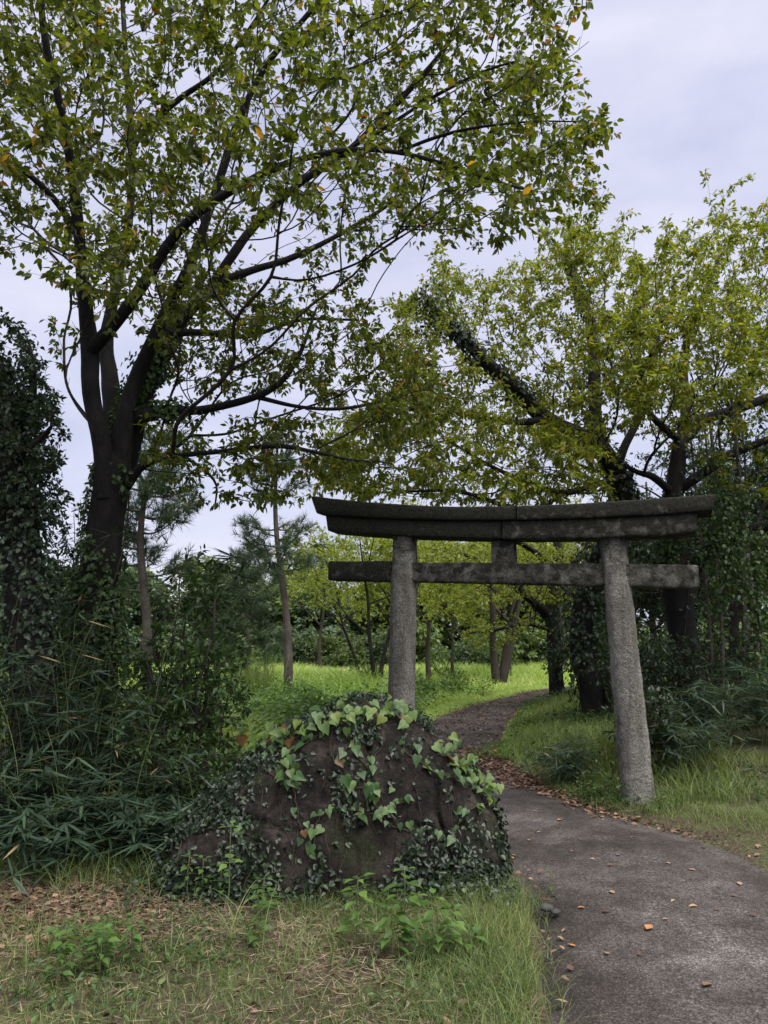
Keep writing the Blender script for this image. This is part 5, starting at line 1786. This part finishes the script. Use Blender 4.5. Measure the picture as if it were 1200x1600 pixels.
V, F, T = leaves(np.stack([x, y, z], -1), np.stack([np.cos(az), np.sin(az), rng.normal(0, .22, len(x))], -1), np.array([0, 0, 1.0]) + rng.normal(0, .38, (len(x), 3)),
                 L, L * rng.uniform(.4, .65, len(x)), T_OVATE, rng.beta(1.7, 2.4, len(x)))
o = link("leaf_litter", mesh_data("leaf_litter", V, F, M['litter'], T), kind="stuff")
o["label"] = "brown fallen leaves drifted along the path edges and in the grass"

# single leaves lying on the asphalt
fl = [((1010, 1457), .085, .97, "largest orange leaf lying flat on the asphalt in the right foreground"), ((914, 1418), .05, .99, "bright orange leaf on the asphalt near the two dark stones"),
      ((899, 1476), .055, .98, "reddish leaf on the asphalt, lower left of the largest orange leaf"), ((887, 1561), .06, .80, "pinkish brown leaf near the bottom of the path"),
      ((1100, 1545), .075, .55, "large dull brown leaf near the bottom right of the path"), ((1158, 1385), .06, .88, "pale leaf on the asphalt close to the right picture edge"),
      ((872, 1284), .075, .97, "orange leaf on the asphalt level with the right pillar's foot"), ((825, 1312), .05, .95, "small yellow orange leaf beside the boulder's right side"),
      ((953, 1491), .045, .7, "small pinkish leaf below the largest orange leaf")]
lm = {}


def fallen(px, py, size, t, label, group=None):
    d = ray(px, py)
    k = (.03 - 1.6) / d[2]
    x, y = d[0] * k, d[1] * k
    me = lm.get((t, size > .07))
    if me is None:
        tv, tf = T_OVATE
        v = tv * np.array([1, .55, .35]) + np.array([0, 0, .06])
        v[:, 2] += rng.uniform(0, .10, len(v))
        me = lm[(t, size > .07)] = mesh_data("fallen_leaf", v, tf, M['litter'], np.full(len(v), t))
    z = float(path_z(np.array([x]), np.array([y]))[0]) + .004
    o = link("fallen_leaf", me, loc=(x, y, z))
    o.rotation_euler = (rng.normal(0, .08), rng.normal(0, .08), rng.uniform(0, 6.28))
    o.scale = (size,) * 3
    tag(o, label, "leaf", group)


for (px, py), s, t, lb in fl:
    fallen(px, py, s, t, lb, "leaves lying on the asphalt")
cells = {}
TONES = [("tan", .88), ("dark brown", .3), ("mid brown", .5), ("light brown", .68), ("blackish", .08), ("pale tan", .93)]
ROWS = ["level with the pillar foot", "second row from the gate", "third row from the gate", "in the nearest row"]
COLS = ["left third of path", "middle of path", "right third of path"]
for px, py in [(1055, 1410), (1090, 1420), (1048, 1352), (1170, 1433), (960, 1398), (798, 1332), (845, 1300), (905, 1312), (990, 1330), (1020, 1345), (1110, 1372), (860, 1344), (930, 1345), (948, 1355),
               (985, 1310), (880, 1290), (835, 1268), (1125, 1425), (870, 1458), (1035, 1440), (1000, 1490), (940, 1425), (1075, 1360), (895, 1330), (1140, 1402), (965, 1340)]:
    row = 0 if py < 1320 else 1 if py < 1365 else 2 if py < 1415 else 3
    lr = (840 + (py - 1280) * .05, 1000 + (py - 1280) * 1.2)
    col = int(np.clip((px - lr[0]) / (lr[1] - lr[0]) * 3, 0, 2))
    tone, tv_ = TONES[cells.get((row, col), 0)]
    cells[(row, col)] = cells.get((row, col), 0) + 1
    fallen(px, py, rng.uniform(.035, .06), tv_, "%s leaf on the asphalt, %s, %s" % (tone, ROWS[row], COLS[col]), "leaves lying on the asphalt")

# two dark stones at the path edge
M['stone'] = rough_mat("stone", [(.3, (.018, .017, .018)), (.7, (.06, .058, .058))], 14, 6, (1, 1, 1), .6, 60, .8, .01)
for px, py, s, lb in [(853, 1421, .036, "larger dark stone at the left edge of the asphalt"), (869, 1427, .028, "smaller dark stone right of the larger one")]:
    d = ray(px, py); k = (.03 - 1.6) / d[2]
    u, v = np.meshgrid(np.linspace(0, np.pi, 9), np.linspace(0, 2 * np.pi, 14, endpoint=False), indexing='ij')
    S = np.stack([np.sin(u) * np.cos(v) * 1.3, np.sin(u) * np.sin(v), np.cos(u) * .65], -1).reshape(-1, 3)
    S = S * (1 + .22 * wob3(S + px, 1.1))[:, None] * s
    i = np.arange(8)[:, None] * 14; j = np.arange(14)[None]
    F = np.stack([i + j, i + 14 + j, i + 14 + (j + 1) % 14, i + (j + 1) % 14], -1).reshape(-1, 4)
    o = link("stone", mesh_data("stone", S, F, M['stone'], None, True), loc=(d[0] * k, d[1] * k, .03 + s * .3))
    tag(o, lb, "stone", "stones at the path edge")


# ---- leafy weeds, leaf by leaf
weed_mesh = []
for t in (.2, .45, .65, .85):
    tv = np.array([[0, 0, 0], [.18, .26, .05], [.42, .30, .05], [.60, .18, .02], [1, 0, -.12], [.60, -.18, .02], [.42, -.30, .05], [.18, -.26, .05]])
    tf = np.array([[0, 2, 1], [0, 3, 2], [0, 4, 3], [0, 5, 4], [0, 6, 5], [0, 7, 6]])
    weed_mesh.append(mesh_data("weed_leaf", tv, tf, M['weed_leaf'], np.full(8, t)))


def weed(label, px, py, Y, h, tiers, per, size, lean=(0, 0), mats=(0, 1, 2, 3), stems=1, spread=0.0):
    b = P(px, py, Y)
    z = float(H(b[0], b[1]))
    root = thing("leafy_weed", label, "weed", (b[0], b[1], z))
    for s in range(stems):
        o = rng.normal(0, spread, 2) if s else np.zeros(2)
        hs = h * (rng.uniform(.55, 1) if s else 1)
        k = np.linspace(0, 1, 7)[:, None]
        C = np.array([b[0] + o[0], b[1] + o[1], z]) + np.array([lean[0], lean[1], 1]) * hs * k + rng.normal(0, .01 * h, (7, 3)) * k
        V, F = tube(C, np.linspace(.005, .0022, 7), 5)
        stem = part("stem", V, F, M['vine_stem'] if h > .5 else M['green_stem'], root, shade=True)
        for i in range(tiers):
            f = 1 - .8 * i / tiers if tiers > 1 else 1
            p = np.array([np.interp(f, k[:, 0], C[:, t]) for t in range(3)])
            a0 = rng.uniform(0, 6.28)
            for q in range(per):
                a = a0 + 6.28 * q / per + rng.normal(0, .25)
                D = np.array([math.cos(a), math.sin(a), rng.normal(.05 if i == 0 else -.15, .15)])
                sz = size * rng.uniform(.65, 1.15) * (.75 if i == 0 else 1)
                pet = p + unit(D) * sz * .45
                V, F = prisms(p[None], pet[None], np.array([.0016]), np.array([.001]))
                part("petiole", V, F, M['green_stem'], stem)
                place_leaf("leaf", weed_mesh[rng.choice(mats)], pet, D, np.array([0, 0, 1.0]) + rng.normal(0, .25, 3), sz, stem)


weed("bright green nettle like weed growing in front of the boulder", 632, 1545, 3.95, .40, 6, 4, .085, stems=4, spread=.10)
weed("low bright weed right of the nettle like weed, near the path", 705, 1530, 3.95, .20, 3, 4, .08, stems=2, spread=.06)
weed("thin upright sapling with a few pale leaves left of the boulder's middle", 354, 1480, 4.45, .50, 2, 4, .085, mats=(2, 3))
weed("spreading narrow leaved weed in the lower left corner", 105, 1600, 3.7, .26, 7, 3, .060, stems=8, spread=.14, mats=(0, 1, 1, 2))
weed("small dark weed below the boulder, left of its middle", 410, 1470, 4.45, .22, 4, 4, .065, stems=4, spread=.14, mats=(0, 0, 1))
weed("little seedling standing at the edge of the asphalt", 862, 1400, 5.0, .20, 2, 2, .06, mats=(0, 1))
weed("small weed clump at the boulder's left foot", 290, 1445, 4.7, .26, 4, 4, .055, stems=4, spread=.12, mats=(0, 0, 1))
weed("bright leafy sprigs poking out of the bank onto the path", 760, 1185, 10.7, .28, 4, 4, .09, stems=7, spread=.18, mats=(2, 3, 3))

for px, py, Y, n_, h0, h1, r_, lb in [(375, 1520, 4.1, 34, .15, .45, .10, "long bladed sedge below the middle of the boulder"), (300, 1545, 3.95, 26, .12, .34, .10, "sedge tuft in the left foreground"),
                                      (470, 1560, 3.85, 30, .12, .30, .10, "sedge tuft in the middle foreground"), (760, 1420, 4.75, 120, .10, .24, .16, "thick grass tuft at the boulder's right foot"),
                                      (750, 1500, 4.15, 120, .08, .2, .14, "green grass tuft at the left edge of the path"), (790, 1570, 3.65, 110, .06, .16, .13, "grass tuft at the bottom of the path edge"),
                                      (590, 1420, 4.6, 40, .12, .32, .12, "thin grass growing against the front of the boulder"), (690, 1380, 4.9, 36, .12, .3, .12, "tall grass against the right front of the boulder"),
                                      (240, 1420, 4.9, 90, .12, .36, .18, "dry green tuft at the left end of the boulder"), (1000, 1272, 7.25, 90, .08, .22, .18, "grass tuft at the foot of the right pillar"),
                                      (30, 1560, 3.9, 60, .08, .22, .16, "grass tuft in the bottom left corner"), (560, 1590, 3.6, 70, .06, .2, .16, "grass tuft at the bottom middle of the picture")]:
    b = P(px, py, Y)
    tuft("grass_tuft", lb, b[0], b[1], n_, h0, h1, .006, 'bank_grass', (.3, 1.2), r_, 5, "grass tufts in the foreground")

# small ground cover round the boulder's foot
n_ = 5200
x = rng.uniform(-1.9, .85, n_); y = rng.uniform(4.2, 5.6, n_)
dd = np.maximum(np.abs(x + .33) - 1.1, 0) ** 2 + np.maximum(np.abs(y - 5.42) - .62, 0) ** 2
d, r = path_d(x, y)
ok = (rng.random(n_) < np.exp(-dd / .05)) & (d > .02)
x, y = x[ok], y[ok]
p = on_ground(x, y) + np.c_[np.zeros((len(x), 2)), rng.uniform(.01, .15, len(x))]
az = rng.uniform(0, 6.28, len(x))
V, F, T = leaves(p, np.stack([np.cos(az), np.sin(az), rng.normal(-.2, .3, len(x))], -1), np.array([0, -.3, 1.0]) + rng.normal(0, .4, (len(x), 3)),
                 rng.uniform(.02, .05, len(x)), rng.uniform(.014, .034, len(x)), T_OVATE, rng.beta(2, 1.8, len(x)))
o = link("ground_cover", mesh_data("ground_cover", V, F, M['ivy_small'], T), kind="stuff")
o["label"] = "small dark leaved ground cover round the foot of the boulder"
